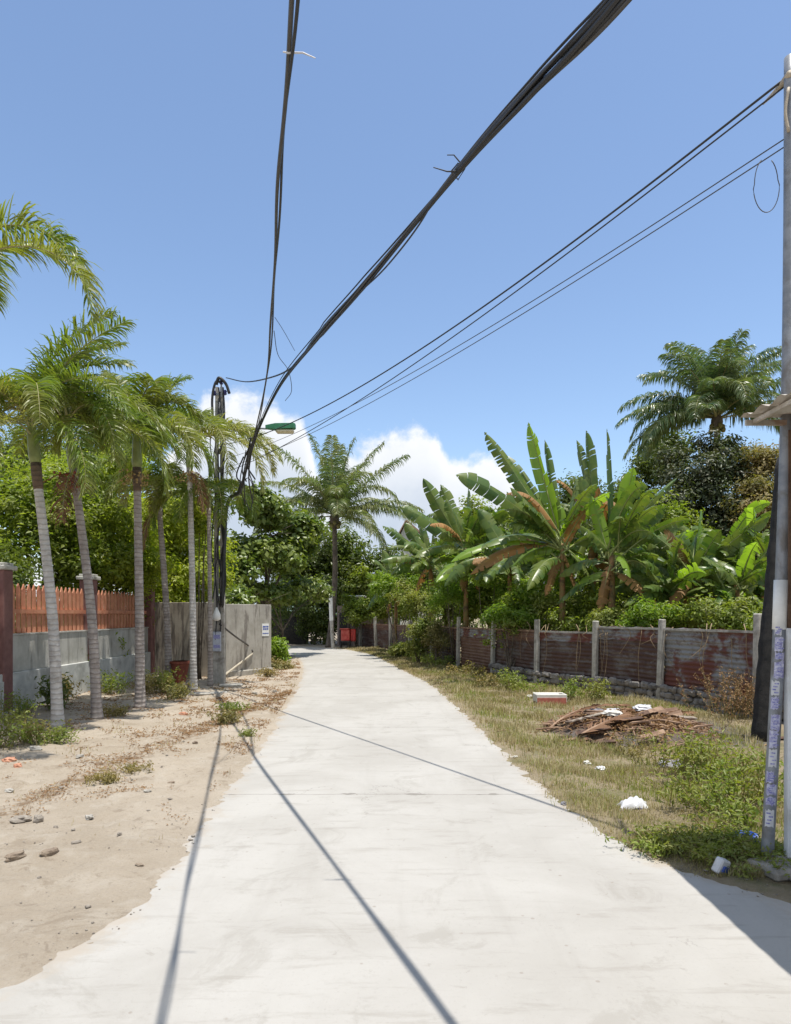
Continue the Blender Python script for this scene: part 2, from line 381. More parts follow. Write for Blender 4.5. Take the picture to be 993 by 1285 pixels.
def ground_mat():
    m, t, b = new_mat('verge_ground'); v = position(t)
    s = N(t, 'ShaderNodeSeparateXYZ'); t.links.new(v, s.inputs[0])
    big = noise(t, v, .55, 6, .6, .4); mid = noise(t, v, 2.6, 6, .65, .3); fine = noise(t, v, 34, 6, .8)
    sand = mixc(t, smooth(t, big, .36, .64), (.46, .392, .308), (.39, .325, .247))
    sand = mixc(t, math_n(t, 'MULTIPLY', smooth(t, mid, .50, .66), .6), sand, (.49, .43, .35))
    sand = mixc(t, math_n(t, 'MULTIPLY', smooth(t, noise(t, v, 4.5, 6, .7, .8), .56, .68), .6), sand, (.25, .195, .14))
    sand = mixc(t, math_n(t, 'MULTIPLY', smooth(t, noise(t, v, 1.3, 7, .75, 1.0), .54, .62), .55), sand, (.29, .23, .165))
    sand = mixc(t, math_n(t, 'MULTIPLY', smooth(t, noise(t, v, 12, 6, .75, .5), .58, .70), .5), sand, (.22, .17, .125))
    soil = mixc(t, smooth(t, mid, .38, .62), (.235, .185, .11), (.31, .25, .16))
    soil = mixc(t, smooth(t, noise(t, v, 1.1, 4, .6), .5, .62), soil, (.19, .17, .08))
    ridge = math_n(t, 'ABSOLUTE', math_n(t, 'ADD', math_n(t, 'ADD', math_n(t, 'SUBTRACT', s.outputs[0], -4.1), math_n(t, 'MULTIPLY', math_n(t, 'SUBTRACT', s.outputs[1], 9.5), -.12)), math_n(t, 'MULTIPLY', math_n(t, 'SUBTRACT', mid, .5), 1.6)))
    sand = mixc(t, math_n(t, 'MULTIPLY', smooth(t, ridge, .28, .03), smooth(t, noise(t, v, 3.3, 5, .7), .42, .6)), sand, (.22, .15, .09))
    col = mixc(t, smooth(t, math_n(t, 'ADD', s.outputs[0], math_n(t, 'MULTIPLY', s.outputs[1], .09)), .6, 1.4), sand, soil)
    # burnt patch at the heap
    dx = math_n(t, 'SUBTRACT', s.outputs[0], 5.7); dy = math_n(t, 'SUBTRACT', s.outputs[1], 12.6)
    r2 = math_n(t, 'ADD', math_n(t, 'MULTIPLY', dx, dx), math_n(t, 'MULTIPLY', math_n(t, 'MULTIPLY', dy, dy), .45))
    ash = smooth(t, math_n(t, 'ADD', r2, math_n(t, 'MULTIPLY', mid, 1.4)), 2.2, 1.0)
    col = mixc(t, ash, col, (.12, .105, .10))
    col = mixc(t, math_n(t, 'MULTIPLY', smooth(t, fine, .5, .75), .35), col, (.24, .19, .14))
    t.links.new(col, b.inputs['Base Color']); b.inputs['Roughness'].default_value = .96
    gr = noise(t, v, 55, 4, .8)
    col = mixc(t, math_n(t, 'MULTIPLY', smooth(t, gr, .58, .72), .42), col, (.19, .15, .11))
    col = mixc(t, math_n(t, 'MULTIPLY', smooth(t, gr, .44, .32), .35), col, (.50, .45, .38))
    t.links.new(col, b.inputs['Base Color'])
    bump(t, b, math_n(t, 'ADD', math_n(t, 'MULTIPLY', fine, .7), noise(t, v, 7, 6, .75)), .8, .05)
    return m
def road_mat():
    m, t, b = new_mat('road_concrete'); v = position(t)
    s = N(t, 'ShaderNodeSeparateXYZ'); t.links.new(v, s.inputs[0])
    big = noise(t, v, .5, 6, .62, .5); mid = noise(t, v, 2.2, 7, .7, .4); fine = noise(t, v, 40, 5, .75)
    col = mixc(t, smooth(t, big, .35, .65), (.375, .356, .324), (.43, .412, .380))
    mp = N(t, 'ShaderNodeMapping'); mp.inputs['Scale'].default_value = (.5, 3.0, 1); t.links.new(v, mp.inputs[0])
    col = mixc(t, math_n(t, 'MULTIPLY', smooth(t, noise(t, mp.outputs[0], 2.2, 7, .72, .3), .52, .68), .45), col, (.285, .262, .228))
    col = mixc(t, math_n(t, 'MULTIPLY', smooth(t, mid, .54, .7), .4), col, (.435, .418, .386))
    col = mixc(t, math_n(t, 'MULTIPLY', smooth(t, fine, .56, .72), .45), col, (.29, .27, .24))
    col = mixc(t, math_n(t, 'MULTIPLY', smooth(t, noise(t, v, 17, 6, .8), .56, .70), .35), col, (.30, .28, .25))
    vo = N(t, 'ShaderNodeTexVoronoi'); vo.inputs['Scale'].default_value = 5.5; t.links.new(v, vo.inputs['Vector'])
    spk = math_n(t, 'MULTIPLY', smooth(t, vo.outputs['Distance'], .10, .05), smooth(t, mid, .42, .54))
    col = mixc(t, math_n(t, 'MULTIPLY', spk, .5), col, (.24, .20, .16))
    # slab joints across the road, slightly wavy, one every five metres
    yy = math_n(t, 'ADD', s.outputs[1], math_n(t, 'MULTIPLY', math_n(t, 'SUBTRACT', noise(t, v, 1.4, 4, .6), .5), .14))
    fr = math_n(t, 'PINGPONG', math_n(t, 'SUBTRACT', yy, 5.87), 2.5)
    near = math_n(t, 'SUBTRACT', 2.5, fr)   # 0 at every joint
    wid = math_n(t, 'ADD', .009, math_n(t, 'MULTIPLY', smooth(t, noise(t, v, 2.4, 3, .6), .52, .68), .045))
    jm = math_n(t, 'LESS_THAN', near, wid)
    col = mixc(t, math_n(t, 'MULTIPLY', jm, .7), col, (.16, .145, .125))
    # older stains: broad pale and dark drifts, small spots
    col = mixc(t, math_n(t, 'MULTIPLY', smooth(t, noise(t, v, .9, 7, .75, 1.2), .54, .64), .34), col, (.27, .25, .215))
    col = mixc(t, math_n(t, 'MULTIPLY', smooth(t, noise(t, v, 6.5, 6, .75, .6), .62, .70), .4), col, (.24, .215, .18))
    mp2 = N(t, 'ShaderNodeMapping'); mp2.inputs['Scale'].default_value = (2.6, .22, 1); t.links.new(v, mp2.inputs[0])
    col = mixc(t, math_n(t, 'MULTIPLY', smooth(t, noise(t, mp2.outputs[0], 1.2, 5, .65, .2), .50, .70), .16), col, (.27, .25, .22))
    vc = N(t, 'ShaderNodeTexVoronoi', feature='DISTANCE_TO_EDGE'); vc.inputs['Scale'].default_value = .33
    wv = N(t, 'ShaderNodeVectorMath', operation='ADD'); t.links.new(v, wv.inputs[0])
    wn = N(t, 'ShaderNodeVectorMath', operation='SCALE'); t.links.new(noise(t, v, 1.6, 5, .7, 0, 1), wn.inputs[0]); wn.inputs['Scale'].default_value = .9; t.links.new(wn.outputs[0], wv.inputs[1]); t.links.new(wv.outputs[0], vc.inputs['Vector'])
    ck = math_n(t, 'MULTIPLY', math_n(t, 'LESS_THAN', vc.outputs['Distance'], .0022), smooth(t, noise(t, v, .45, 3, .6), .50, .58))
    col = mixc(t, math_n(t, 'MULTIPLY', ck, .45), col, (.16, .145, .125))
    # sand washed over the edge strips
    at = N(t, 'ShaderNodeAttribute', attribute_name='edge'); e = math_n(t, 'ADD', at.outputs['Fac'], math_n(t, 'MULTIPLY', math_n(t, 'SUBTRACT', noise(t, v, 2.2, 7, .75), .5), 1.5))
    col = mixc(t, math_n(t, 'MULTIPLY', smooth(t, e, .20, -.16), .8), col, (.385, .335, .275))
    t.links.new(col, b.inputs['Base Color']); b.inputs['Roughness'].default_value = .9
    bump(t, b, math_n(t, 'ADD', math_n(t, 'MULTIPLY', fine, .6), mid), .25, .012)
    return m

# ------------------------------------------------------------------ ground and road
PAIRS = [((-3.3, -8), (3.3, -8)), ((-3.1, 2), (3.25, 2)), ((-2.45, 3.8), (3.15, 4.3)), ((-2.05, 4.7), (3.02, 5.2)), ((-1.98, 5.75), (2.35, 6.1)),
         ((-2.08, 7.9), (1.91, 8.1)), ((-2.31, 12.7), (1.66, 12.5)), ((-3.0, 21.3), (1.15, 20.8)), ((-4.0, 29.6), (.1, 28.2)),
         ((-5.5, 36.5), (-1.64, 38.6)), ((-8.5, 41.0), (-5.1, 45.6)), ((-14, 44.3), (-12, 49.3)), ((-30, 47), (-29, 52))]
Lp = catmull([(x, y, 0) for (x, y), _ in PAIRS], 150); Rp = catmull([(x, y, 0) for _, (x, y) in PAIRS], 150)
def XL(Y): return np.interp(Y, [p.y for p in Lp], [p.x for p in Lp])
def XR(Y): return np.interp(Y, [p.y for p in Rp], [p.x for p in Rp])
def hground(x, y):
    x = np.asarray(x, dtype=float); y = np.asarray(y, dtype=float)
    d = np.maximum(XL(y) - x, x - XR(y))
    d = np.where(y > 52, 5.0, d) + .08 * wob(x * 3.1, y * 2.7) + .05 * wob(x * 9, y * 8) + .04 * wob(x * 17 + 1, y * 15)
    w = np.clip((d + .12) / .75, 0, 1); w = w * w * (3 - 2 * w)
    rel = .030 + .034 * wob(x * 1.1 + 3, y * .9) + .020 * wob(x * 4.3, y * 3.9 + 1) + .013 * wob(x * 11, y * 12) + .006 * wob(x * 27, y * 29)
    far = np.clip(1 - (np.hypot(x, y) - 60) / 40, 0, 1)
    e = np.clip((d + .26) / .42, 0, 1); e = e * e * (3 - 2 * e)
    return -.022 + e * .031 + w * np.maximum(rel - .012, -.004) * far
gx = np.concatenate([[-900, -400, -200, -100, -60, -40, -28, -20, -16], np.arange(-13, -5, .12), np.arange(-5, 5, .055), np.arange(5, 9.01, .12), [10, 12, 15, 20, 28, 40, 60, 100, 200, 400, 900]])
gy = np.concatenate([[-300, -100, -40, -15, -6, -2, 0, 1, 2], np.arange(2.6, 12, .06), np.arange(12, 16, .1), np.arange(16, 34, .2), np.arange(34, 54, .5), [56, 60, 66, 75, 90, 120, 200, 400, 900, 2500]])
XX, YY = np.meshgrid(gx, gy); ZZ = hground(XX, YY)
nx, ny = len(gx), len(gy)
ii = (np.arange(ny - 1)[:, None] * nx + np.arange(nx - 1)[None, :]).ravel()
o = np_build('ground', np.stack([XX.ravel(), YY.ravel(), ZZ.ravel()], 1), np.stack([ii, ii + 1, ii + nx + 1, ii + nx], 1), ground_mat(), smooth_=True)
tag(o, kind='structure')
V, Fc = [], []
K = 40
for a, b in zip(Lp, Rp):
    o_ = (b - a).normalized() * .22
    for k in range(K + 1):
        q = (a - o_).lerp(b + o_, k / K); V.append((q.x, q.y, 0.0))
for i in range(len(Lp) - 1):
    for k in range(K): Fc.append((i * (K + 1) + k, i * (K + 1) + k + 1, (i + 1) * (K + 1) + k + 1, (i + 1) * (K + 1) + k))
o = tag(np_build('road', V, Fc, road_mat()), kind='structure')
_w = np.repeat(np.array([(a - b).length + .44 for a, b in zip(Lp, Rp)]), K + 1); _f = np.tile(np.arange(K + 1) / K, len(Lp))
o.data.attributes.new('edge', 'FLOAT', 'POINT').data.foreach_set('value', (np.minimum(_f, 1 - _f) * _w - .22).astype(np.float32))
# hill far behind the village
mb = MB()
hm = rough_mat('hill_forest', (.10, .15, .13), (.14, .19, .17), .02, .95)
hp = [(-260, 0), (-150, 18), (-60, 34), (0, 42), (60, 60), (130, 44), (230, 22), (330, 0)]
hx = catmull([(x, 900, z) for x, z in hp], 60)
rows = []
for k in range(7):
    th = math.pi * k / 6
    rows.append([Vector((p.x, 900 - 120 * math.cos(th) + 10 * math.sin(p.x * .05), -1 + max(0, p.z) * math.sin(th) * (1 + .1 * math.sin(p.x * .09 + k)))) for p in hx])
vs = [p for r in rows for p in r]; n_ = len(hx)
mb.add(vs, [(j * n_ + i, j * n_ + i + 1, (j + 1) * n_ + i + 1, (j + 1) * n_ + i) for j in range(6) for i in range(n_ - 1)])
tag(mb.build('hills', hm, smooth_=True), kind='structure')

# ------------------------------------------------------------------ foliage helpers
def unit(a): return a / np.maximum(np.linalg.norm(a, axis=1, keepdims=True), 1e-9)
def leaves_np(pos, nrm, size, rng, asp=.45, fold=.25):
    """folded lance-shaped leaves, two triangles each"""
    n = len(pos); r = rng.normal(size=(n, 3)); nrm = unit(nrm)
    d = unit(r - (r * nrm).sum(1, keepdims=True) * nrm); s = np.cross(nrm, d)
    L = size[:, None]
    base = pos - d * L * .5; tip = pos + d * L * .5 - nrm * L * .10
    mid = pos + nrm * L * .06 - d * L * .06
    l = mid + s * L * asp * .5 + nrm * L * fold * .3; rr = mid - s * L * asp * .5 + nrm * L * fold * .3
    V = np.stack([base, l, tip, rr], 1).reshape(-1, 3)
    b = np.arange(n) * 4
    F3 = np.stack([np.stack([b, b + 2, b + 1], 1), np.stack([b, b + 3, b + 2], 1)], 1).reshape(-1, 3)
    return V, F3
def crown_np(lobes, n_clump, per, leaf, rng, clump_r=.35, shell=.55, up=.7, asp=.45):
    """lobes: (centre, (rx, ry, rz)).  Leaf clumps through each lobe's outer volume."""
    sub = []
    for c_, rad in lobes:
        c_, rad = np.array(c_), np.array(rad); sub.append((c_, rad * .62))
        for k in range(6):
            d = unit(rng.normal(size=(1, 3)))[0]; q = rng.uniform(.28, .55)
            sub.append((c_ + d * rad * rng.uniform(.5, .95), rad * q))
    lobes = sub
    vol = np.array([a[0] * a[1] * a[2] for _, a in lobes]) ** .67; vol /= vol.sum()
    P_, N_ = [], []
    for (c_, rad), w in zip(lobes, vol):
        k = max(3, int(n_clump * w)); c_ = np.array(c_); rad = np.array(rad)
        d = unit(rng.normal(size=(k, 3))); q = rng.uniform(shell, 1.0, (k, 1)) ** .6 * rng.uniform(.82, 1.12, (k, 1))
        cc = c_ + d * q * rad
        m = rng.integers(int(per * .5), int(per * 1.5), k)
        idx = np.repeat(np.arange(k), m)
        cr = (clump_r * rng.uniform(.6, 1.35, k))[idx][:, None]
        g = rng.normal(size=(len(idx), 3)) * np.array([.55, .55, .38]) * cr
        P_.append(cc[idx] + g)
        N_.append(.55 * d[idx] + g / cr * .6 + np.array([0, 0, up]) + rng.normal(size=(len(idx), 3)) * .45)
    Pp = np.concatenate(P_); Nn = np.concatenate(N_)
    return leaves_np(Pp, Nn, leaf * rng.uniform(.6, 1.35, len(Pp)), rng, asp)
def branchy(mb, base, tops, r0, rng, sides=7):
    base = Vector(base); ctr = sum((Vector(t) for t in tops), Vector()) / len(tops)
    fork = base.lerp(Vector((ctr.x, ctr.y, base.z + (ctr.z - base.z) * .55)), .8)
    mid = base.lerp(fork, .5) + Vector((rng.uniform(-.1, .1), rng.uniform(-.1, .1), 0)) * 2
    mb.tube(catmull([base, mid, fork], 8), [r0 * (1.25 if i == 0 else 1.08 - .045 * i) for i in range(9)], sides)
    for t in tops:
        t = Vector(t); m = fork.lerp(t, .5) + Vector((rng.uniform(-.2, .2), rng.uniform(-.2, .2), rng.uniform(0, .25)))
        mb.tube(catmull([fork - Vector((0, 0, r0)), m, t], 6), [r0 * (.62 - .08 * i) for i in range(7)], 5)
        for j in range(3):
            e = m.lerp(t, rng.uniform(.2, .8)); e2 = e + Vector((rng.normal(), rng.normal(), abs(rng.normal()) * .6)).normalized() * rng.uniform(.4, .9) * (t - fork).length * .5
            mb.tube([e, e.lerp(e2, .5) + Vector((0, 0, .05)), e2], [r0 * .24, r0 * .16, r0 * .05], 4)
def tree(name, base, lobes, label, mat, leaf=.16, n_clump=120, per=40, clump_r=.4, r0=.14, seed=1, group=None, cat='tree', shell=.5, bark=None, asp=.45):
    rng = np.random.default_rng(seed)
    t = thing(name, base, label, cat, group)
    mb = MB(); branchy(mb, base, [c_ for c_, _ in lobes], r0, rng); mb.build('trunk', bark or M['bark_grey'], t, True)
    V, F3 = crown_np(lobes, int(n_clump * 2.3), per, leaf * .98, rng, clump_r * 1.05, shell * .8, asp=asp)
    np_build('crown', V, F3, mat, t)
    return t

def frond_np(base, az, L, e0, e1, leaflet, nl, rng, vee=.45, droop=.7, wid=.035, pw=1.4, twist=0.0, start=.12, seg=4, ragged=.12, fwd=.75, rw=.022):
    """feather leaf: returns (V, F4, material index); rib 0, leaflets 1"""
    n = 26; s = np.linspace(0, 1, n); ev = e0 + (e1 - e0) * s ** pw; a = az + twist * s ** 2
    T = np.stack([np.cos(ev) * np.cos(a), np.cos(ev) * np.sin(a), np.sin(ev)], 1)
    pts = np.array(base) + np.concatenate([[[0, 0, 0]], np.cumsum((T[1:] + T[:-1]) * .5, 0)]) * (L / (n - 1))
    S = np.stack([-np.sin(a), np.cos(a), np.zeros(n)], 1); U = np.cross(T, S)
    U = np.where(((U[:, 2] < 0) & (np.abs(ev) < 1.5))[:, None], -U, U)
    Vs, Fs, Ms = [], [], []; b = 0
    w = (rw * (1 - s) + .004)[:, None]
    ring = np.stack([pts + S * w, pts + U * w * .8, pts - S * w, pts - U * w * .5], 1).reshape(-1, 3)
    Vs.append(ring)
    for i in range(n - 1):
        for k in range(4): Fs.append((i * 4 + k, i * 4 + (k + 1) % 4, i * 4 + 4 + (k + 1) % 4, i * 4 + 4 + k)); Ms.append(0)
    b = len(ring)
    F0 = np.array(Fs, dtype=np.int32); M0 = np.zeros(len(Fs), dtype=np.int32)
    u = np.concatenate([np.linspace(start, .995, nl)] * 2) + rng.uniform(-.006, .006, 2 * nl)
    u = np.clip(u, 0, 1); side = np.concatenate([np.ones(nl), -np.ones(nl)])[:, None]
    def at(A): return np.stack([np.interp(u, s, A[:, k]) for k in range(3)], 1)
    Pb, Tt, Ss, Uu = at(pts), unit(at(T)), unit(at(S)), unit(at(U))
    ll = leaflet * np.clip(np.sin(np.pi * (.16 + .76 * u)), .12, 1) ** .7 * rng.uniform(1 - ragged, 1 + ragged, 2 * nl)
    ff = (fwd * (.55 + .85 * u))[:, None]
    d = unit(Ss * side + Tt * ff + Uu * (vee * rng.uniform(.0 if vee > .3 else .5, 1.6, (2 * nl, 1))) + rng.normal(size=(2 * nl, 3)) * .10)
    r = np.linspace(0, 1, seg + 1); dr = droop * rng.uniform(.6, 1.35, (2 * nl, 1))
    cen = [Pb]; cur = Pb; dd_ = d
    for k in range(seg):
        cur = cur + dd_ * (ll / seg)[:, None]; cen.append(cur)
        dd_ = unit(dd_ + np.array([0, 0, -1.0]) * dr * (.35 + .35 * k))
    wv = unit(Tt * .8 + Uu * rng.uniform(-.5, .9, (2 * nl, 1)) * 1.0 + rng.normal(size=(2 * nl, 3)) * .15)
    prof = np.array([.45, 1.0, .9, .62, .06] if seg == 4 else np.interp(r, [0, .25, .5, .8, 1], [.45, 1, .9, .55, .06]))
    lv = np.stack([np.stack([cen[k] + wv * (wid * prof[k] * .5), cen[k] - wv * (wid * prof[k] * .5)], 1) for k in range(seg + 1)], 1).reshape(-1, 3)
    st = (np.arange(2 * nl) * 2 * (seg + 1))[:, None] + b
    q = np.concatenate([np.stack([st[:, 0] + 2 * k, st[:, 0] + 2 * k + 1, st[:, 0] + 2 * k + 3, st[:, 0] + 2 * k + 2], 1) for k in range(seg)])
    V = np.concatenate([ring, lv]); F4 = np.concatenate([F0, q]); mi = np.concatenate([M0, np.ones(len(q), dtype=np.int32)])
    return V, F4, mi
def add_frond(parent, mat, *a, name='frond', **k):
    V, F4, mi = frond_np(*a, **k); return np_build(name, V, F4, [M['rachis'], mat], parent, mi)

# ------------------------------------------------------------------ Manila palms along the left verge
M['scar'] = palm_trunk_mat('palm_leaf_scars', (.12, .085, .06), (.18, .13, .09), (.06, .045, .035))
def manila(base, fork, r, fr, label, tmat, seed, group='slender palms in a row on the left verge', shaft=1.0, pale=(), fruit=None, L=1.9):
    """fr: list of (azimuth deg seen from above, start elevation, end elevation, length factor)"""
    rng = np.random.default_rng(seed); base = Vector(base); fork = Vector(fork)
    base.z = float(hground(base.x, base.y)) - .02
    r *= .86
    t = thing('palm_tree', base, label, 'palm', group)
    mid = base.lerp(fork, .45) + Vector((-(fork.x - base.x) * .18, 0, 0))
    pts = catmull([base, mid, fork], 60)
    rad = [r * (1.0 + .28 * math.exp(-i / 3.0) - .28 * i / 60) * (1 + (.035 if i % 2 else -.01)) for i in range(61)]
    mb = MB(); mb.tube(pts, rad, 14); mb.build('trunk', tmat, t, True)
    top = fork + (fork - mid).normalized() * shaft
    mb = MB(); mb.tube([fork, fork.lerp(top, .15), fork.lerp(top, .5), top, top + Vector((0, 0, .35))], [r * .78, r * 1.05, r * .85, r * .45, r * .12], 12)
    mb.build('crownshaft', M['shaft'], t, True)
    mb = MB(); mb.tube([fork.lerp(mid, .16 if seed in (11, 13) else .05), fork.lerp(mid, .04), fork + Vector((0, 0, .06))], [r * .82, r * .9, r * .9], 12); mb.build('leaf_scars', M['scar'] if seed in (11, 13) else M['trunk_grey'], t, True)
    fr = list(fr) + [(rng.uniform(0, 360), rng.uniform(20, 84), rng.uniform(-85, 0), rng.uniform(.8, 1.05)) for k in range(0 if seed == 3 else 2)]
    for i, (a, e0, e1, lf) in enumerate(fr):
        s = fork.lerp(top, .45 + .5 * (i / len(fr) if seed != 3 else .9))
        if seed != 3:
            e1 = e1 - 25 if e1 < 0 else e1
            e1 = max(e1, -96)
        add_frond(t, M['palm_pale'] if i in pale else M['palm'], s, R(a), L * lf * (1.18 if seed == 3 else 1.24), R(e0), R(e1), .58, 130, rng, vee=.62, droop=.6, wid=.034, pw=1.25 if seed == 3 else .95, ragged=.2, twist=rng.uniform(-.3, .3), start=.16)
    for k in range({12: 1, 14: 1, 15: 1}.get(seed, 0)):
        add_frond(t, M['dead_frond'], fork + Vector((0, 0, .05)), rng.uniform(3.6, 6.0), L * rng.uniform(.6, .8), R(rng.uniform(-40, 0)), R(-89), .42, 60, rng, vee=.2, droop=1.0, wid=.03, pw=.5, ragged=.4, name='dead_frond')
    if fruit:
        mb = MB()
        for k in range(46):
            d = Vector((rng.normal() * .16, rng.normal() * .16, -.10 - rng.random() * .32)); mb.sphere(fork + d + Vector((0, -.08, 0.05)), .028, 5, 4)
        for k in range(9):
            d = Vector((rng.normal() * .2, rng.normal() * .2, -.35)); mb.tube([fork, fork + d * .5 + Vector((0, 0, .06)), fork + d], [.012, .01, .006], 4)
        mb.build('fruit_cluster', M[fruit], t, True)
    return t
GB = [(0, 70, -30, 1), (40, 60, -45, 1), (80, 62, -40, .95), (125, 65, -40, 1), (165, 60, -45, 1), (205, 66, -40, 1), (250, 60, -50, 1), (290, 58, -50, 1), (325, 63, -40, 1)]
# the nearest palm, its trunk just outside the frame
manila((-6.55, 9.9, 0), P(-62, 425, 9.9), .12, [(25, 80, -85, 1.1), (-8, 36, -86, 1.2), (-75, 50, -60, 1), (100, 60, -50, 1), (130, 60, -50, 1), (180, 60, -45, 1), (225, 55, -50, 1), (260, 60, -55, 1)],
       'tallest palm at the left edge, only its arching fronds in view above the others', M['trunk_pale'], 3, L=2.0)
manila(G(73, 915), P(45, 585, 13.1), .125, [(272, 25, -88, 1.0), (255, 70, -70, .95), (300, 62, -50, 1.0), (60, 82, 20, 1.05), (350, 76, 10, 1.0), (330, 20, -85, .9), (200, 30, -85, .9), (335, 66, -40, 1.0), (10, 60, -35, 1.0), (55, 74, 5, .95), (110, 66, -20, 1), (150, 55, -50, 1), (185, 68, -40, 1), (215, 58, -60, 1), (235, 45, -75, 1), (20, 80, 30, .9)],
       'palm with the palest smooth trunk, nearest of the row beside the orange picket fence', M['trunk_pale'], 11, pale=(0, 1), shaft=1.25, L=2.35)
manila(G(122, 905), P(93, 592, 14.1), .12, [(350, 48, -75, 1.2), (15, 62, -40, 1.05), (60, 66, -20, 1), (100, 70, -10, 1), (150, 60, -40, 1), (200, 55, -55, 1), (245, 60, -60, 1), (285, 55, -70, 1), (320, 40, -75, 1.05)],
       'palm with a ringed brown trunk and red fruit below its crown, leaning left', M['trunk_grey'], 12, fruit='fruit_red', shaft=1.25, L=2.0)
manila(G(176, 890), P(172, 590, 15.9), .13, [(30, 86, 30, .95), (150, 84, 35, .95), (60, 80, 10, .9), (340, 52, -82, 1.0), (10, 50, -70, 1.0), (300, 50, -80, 1), (260, 58, -70, 1), (220, 55, -70, 1), (180, 58, -50, 1), (130, 60, -40, 1), (90, 60, -30, 1)],
       'straight ringed palm third along the picket fence with tan fruit and upright top fronds', M['trunk_grey'], 13, fruit='fruit_tan', shaft=1.2, L=1.9)
manila(G(212, 858), P(200, 640, 21.7), .13, [(0, 60, -60, .9), (50, 66, -30, .9), (110, 60, -40, .9), (170, 55, -50, .9), (230, 60, -60, .9), (280, 40, -80, .9), (320, 50, -70, .9), (255, 45, -85, .9)],
       'short thin palm set back against the tall grey wall', M['trunk_grey'], 14, pale=(5, 7), shaft=.9, L=2.0)
manila(G(243, 868), P(238, 590, 19.5), .115, [(160, 48, -50, 1.15), (185, 56, -75, 1.0), (0, 55, -40, 1.2), (-20, 40, -85, 1.3), (40, 66, -20, 1.0), (90, 70, 0, 1), (130, 60, -30, 1), (230, 50, -80, 1.1), (285, 48, -88, 1.2), (310, 40, -85, 1.3), (20, 50, -60, 1.25)],
       'slim pale palm standing just left of the utility pole with hanging fronds', M['trunk_pale'], 15, pale=(2, 3, 10), fruit='fruit_tan', shaft=1.1, L=2.1)
manila(G(264, 862), P(262, 640, 20.9), .09, [(200, 40, -85, .9), (260, 45, -88, 1.0), (300, 40, -86, 1.05), (340, 50, -85, .9), (60, 60, -50, .8), (130, 60, -50, .8)],
       'thinnest palm, touching the utility pole, its few fronds drooping', M['trunk_grey'], 16, shaft=.7, L=2.0)

# ------------------------------------------------------------------ coconut palms
def coconut(base, crown, r, fr, label, mat, seed, leaflet=.95, L=4.6, nuts=True, wid=.06):
    rng = np.random.default_rng(seed); base, crown = Vector(base), Vector(crown)
    t = thing('coconut_palm', base, label, 'palm')
    mid = base.lerp(crown, .5) + Vector(((crown.x - base.x) * .25 + .1, 0, 0))
    mb = MB(); mb.tube(catmull([base, mid, crown], 50), [r * (1 + .5 * math.exp(-i / 3) - .25 * i / 50) * (1.03 if i % 2 else .99) for i in range(51)], 12)
    mb.build('trunk', M['bark_coco'], t, True)
    fr = list(fr) + [(rng.uniform(0, 360), rng.uniform(5, 80), rng.uniform(-85, -30), rng.uniform(.75, 1.05)) for k in range(6 if seed == 21 else 16)]
    for i, (a, e0, e1, lf) in enumerate(fr):
        add_frond(t, mat, crown + Vector((0, 0, .1 + .25 * rng.random())), R(a), L * lf, R(e0), R(e1), leaflet, 105, rng, vee=.32, droop=1.15, wid=wid, pw=1.5, twist=rng.uniform(-.35, .35), start=.14, fwd=.6, rw=.06)
    if nuts:
        mb = MB()
        for k in range(9):
            a = k * 2.4; mb.sphere(crown + Vector((math.cos(a) * .32, math.sin(a) * .32, -.25 - .2 * (k % 2))), .14, 8, 6, sq=(1, 1, 1.2))
        mb.build('coconut_bunch', flat('coconut_husk', (.17, .15, .05), .6), t, True)
    mb = MB(); mb.sphere(crown, .32, 10, 8, sq=(1, 1, 1.6)); mb.build('crown_heart', M['bark_coco'], t, True)
    return t
Yc = 45.5
coconut((-4.4, Yc, 0), P(420, 652, Yc), .2,
        [(5, 68, 40, 1.0), (-10, 50, 20, 1.05), (15, 30, -30, 1.05), (-20, 18, -45, 1.0), (170, 42, 0, 1.0), (185, 28, -35, 1.0), (160, 12, -45, 1.05), (195, 60, 30, 1.0), (200, -5, -60, .85), (340, -5, -70, .75),
         (85, 80, 60, .9), (110, 70, 30, .95), (60, 68, 20, .95), (265, 75, 40, .9), (240, 50, -30, .9), (300, 55, -20, .9), (280, 30, -60, .85), (95, 45, -30, 1), (130, 40, -30, 1), (50, 40, -30, 1), (225, 15, -70, .8), (315, 10, -70, .8), (176, 80, 62, .95), (2, 82, 66, .9)],
        'coconut palm with yellowing fronds standing where the road bends', M['coco'], 21, L=6.0, leaflet=1.15, wid=.062)
coconut(P(905, 900, 38) * 1.0 - Vector((0, 0, P(905, 900, 38).z)), P(900, 530, 38), .22,
        [(100, 82, 40, 1.0), (150, 84, 25, 1.05), (30, 84, 20, 1.05), (200, 76, -10, 1.05), (340, 78, -5, 1.0), (80, 70, 20, .95), (60, 76, 10, .95), (170, 40, -40, 1.05), (185, 22, -45, 1.1), (195, 8, -60, 1.0), (205, 60, -10, 1), (150, 62, 0, 1), (20, 52, 15, 1.0), (5, 30, -70, .8), (-10, 15, -75, .9), (320, 20, -72, 1.0), (290, 30, -80, 1.0), (260, 45, -80, 1.0), (230, 30, -75, 1), (300, 60, -30, .9), (120, 45, -30, 1), (40, 50, -30, .9), (250, 70, 0, .9), (340, 66, 20, .9), (275, 78, 40, .85)],
        'tall dark coconut palm rising above the trees on the right', M['coco_dark'], 22, L=5.4, leaflet=1.2, wid=.062)

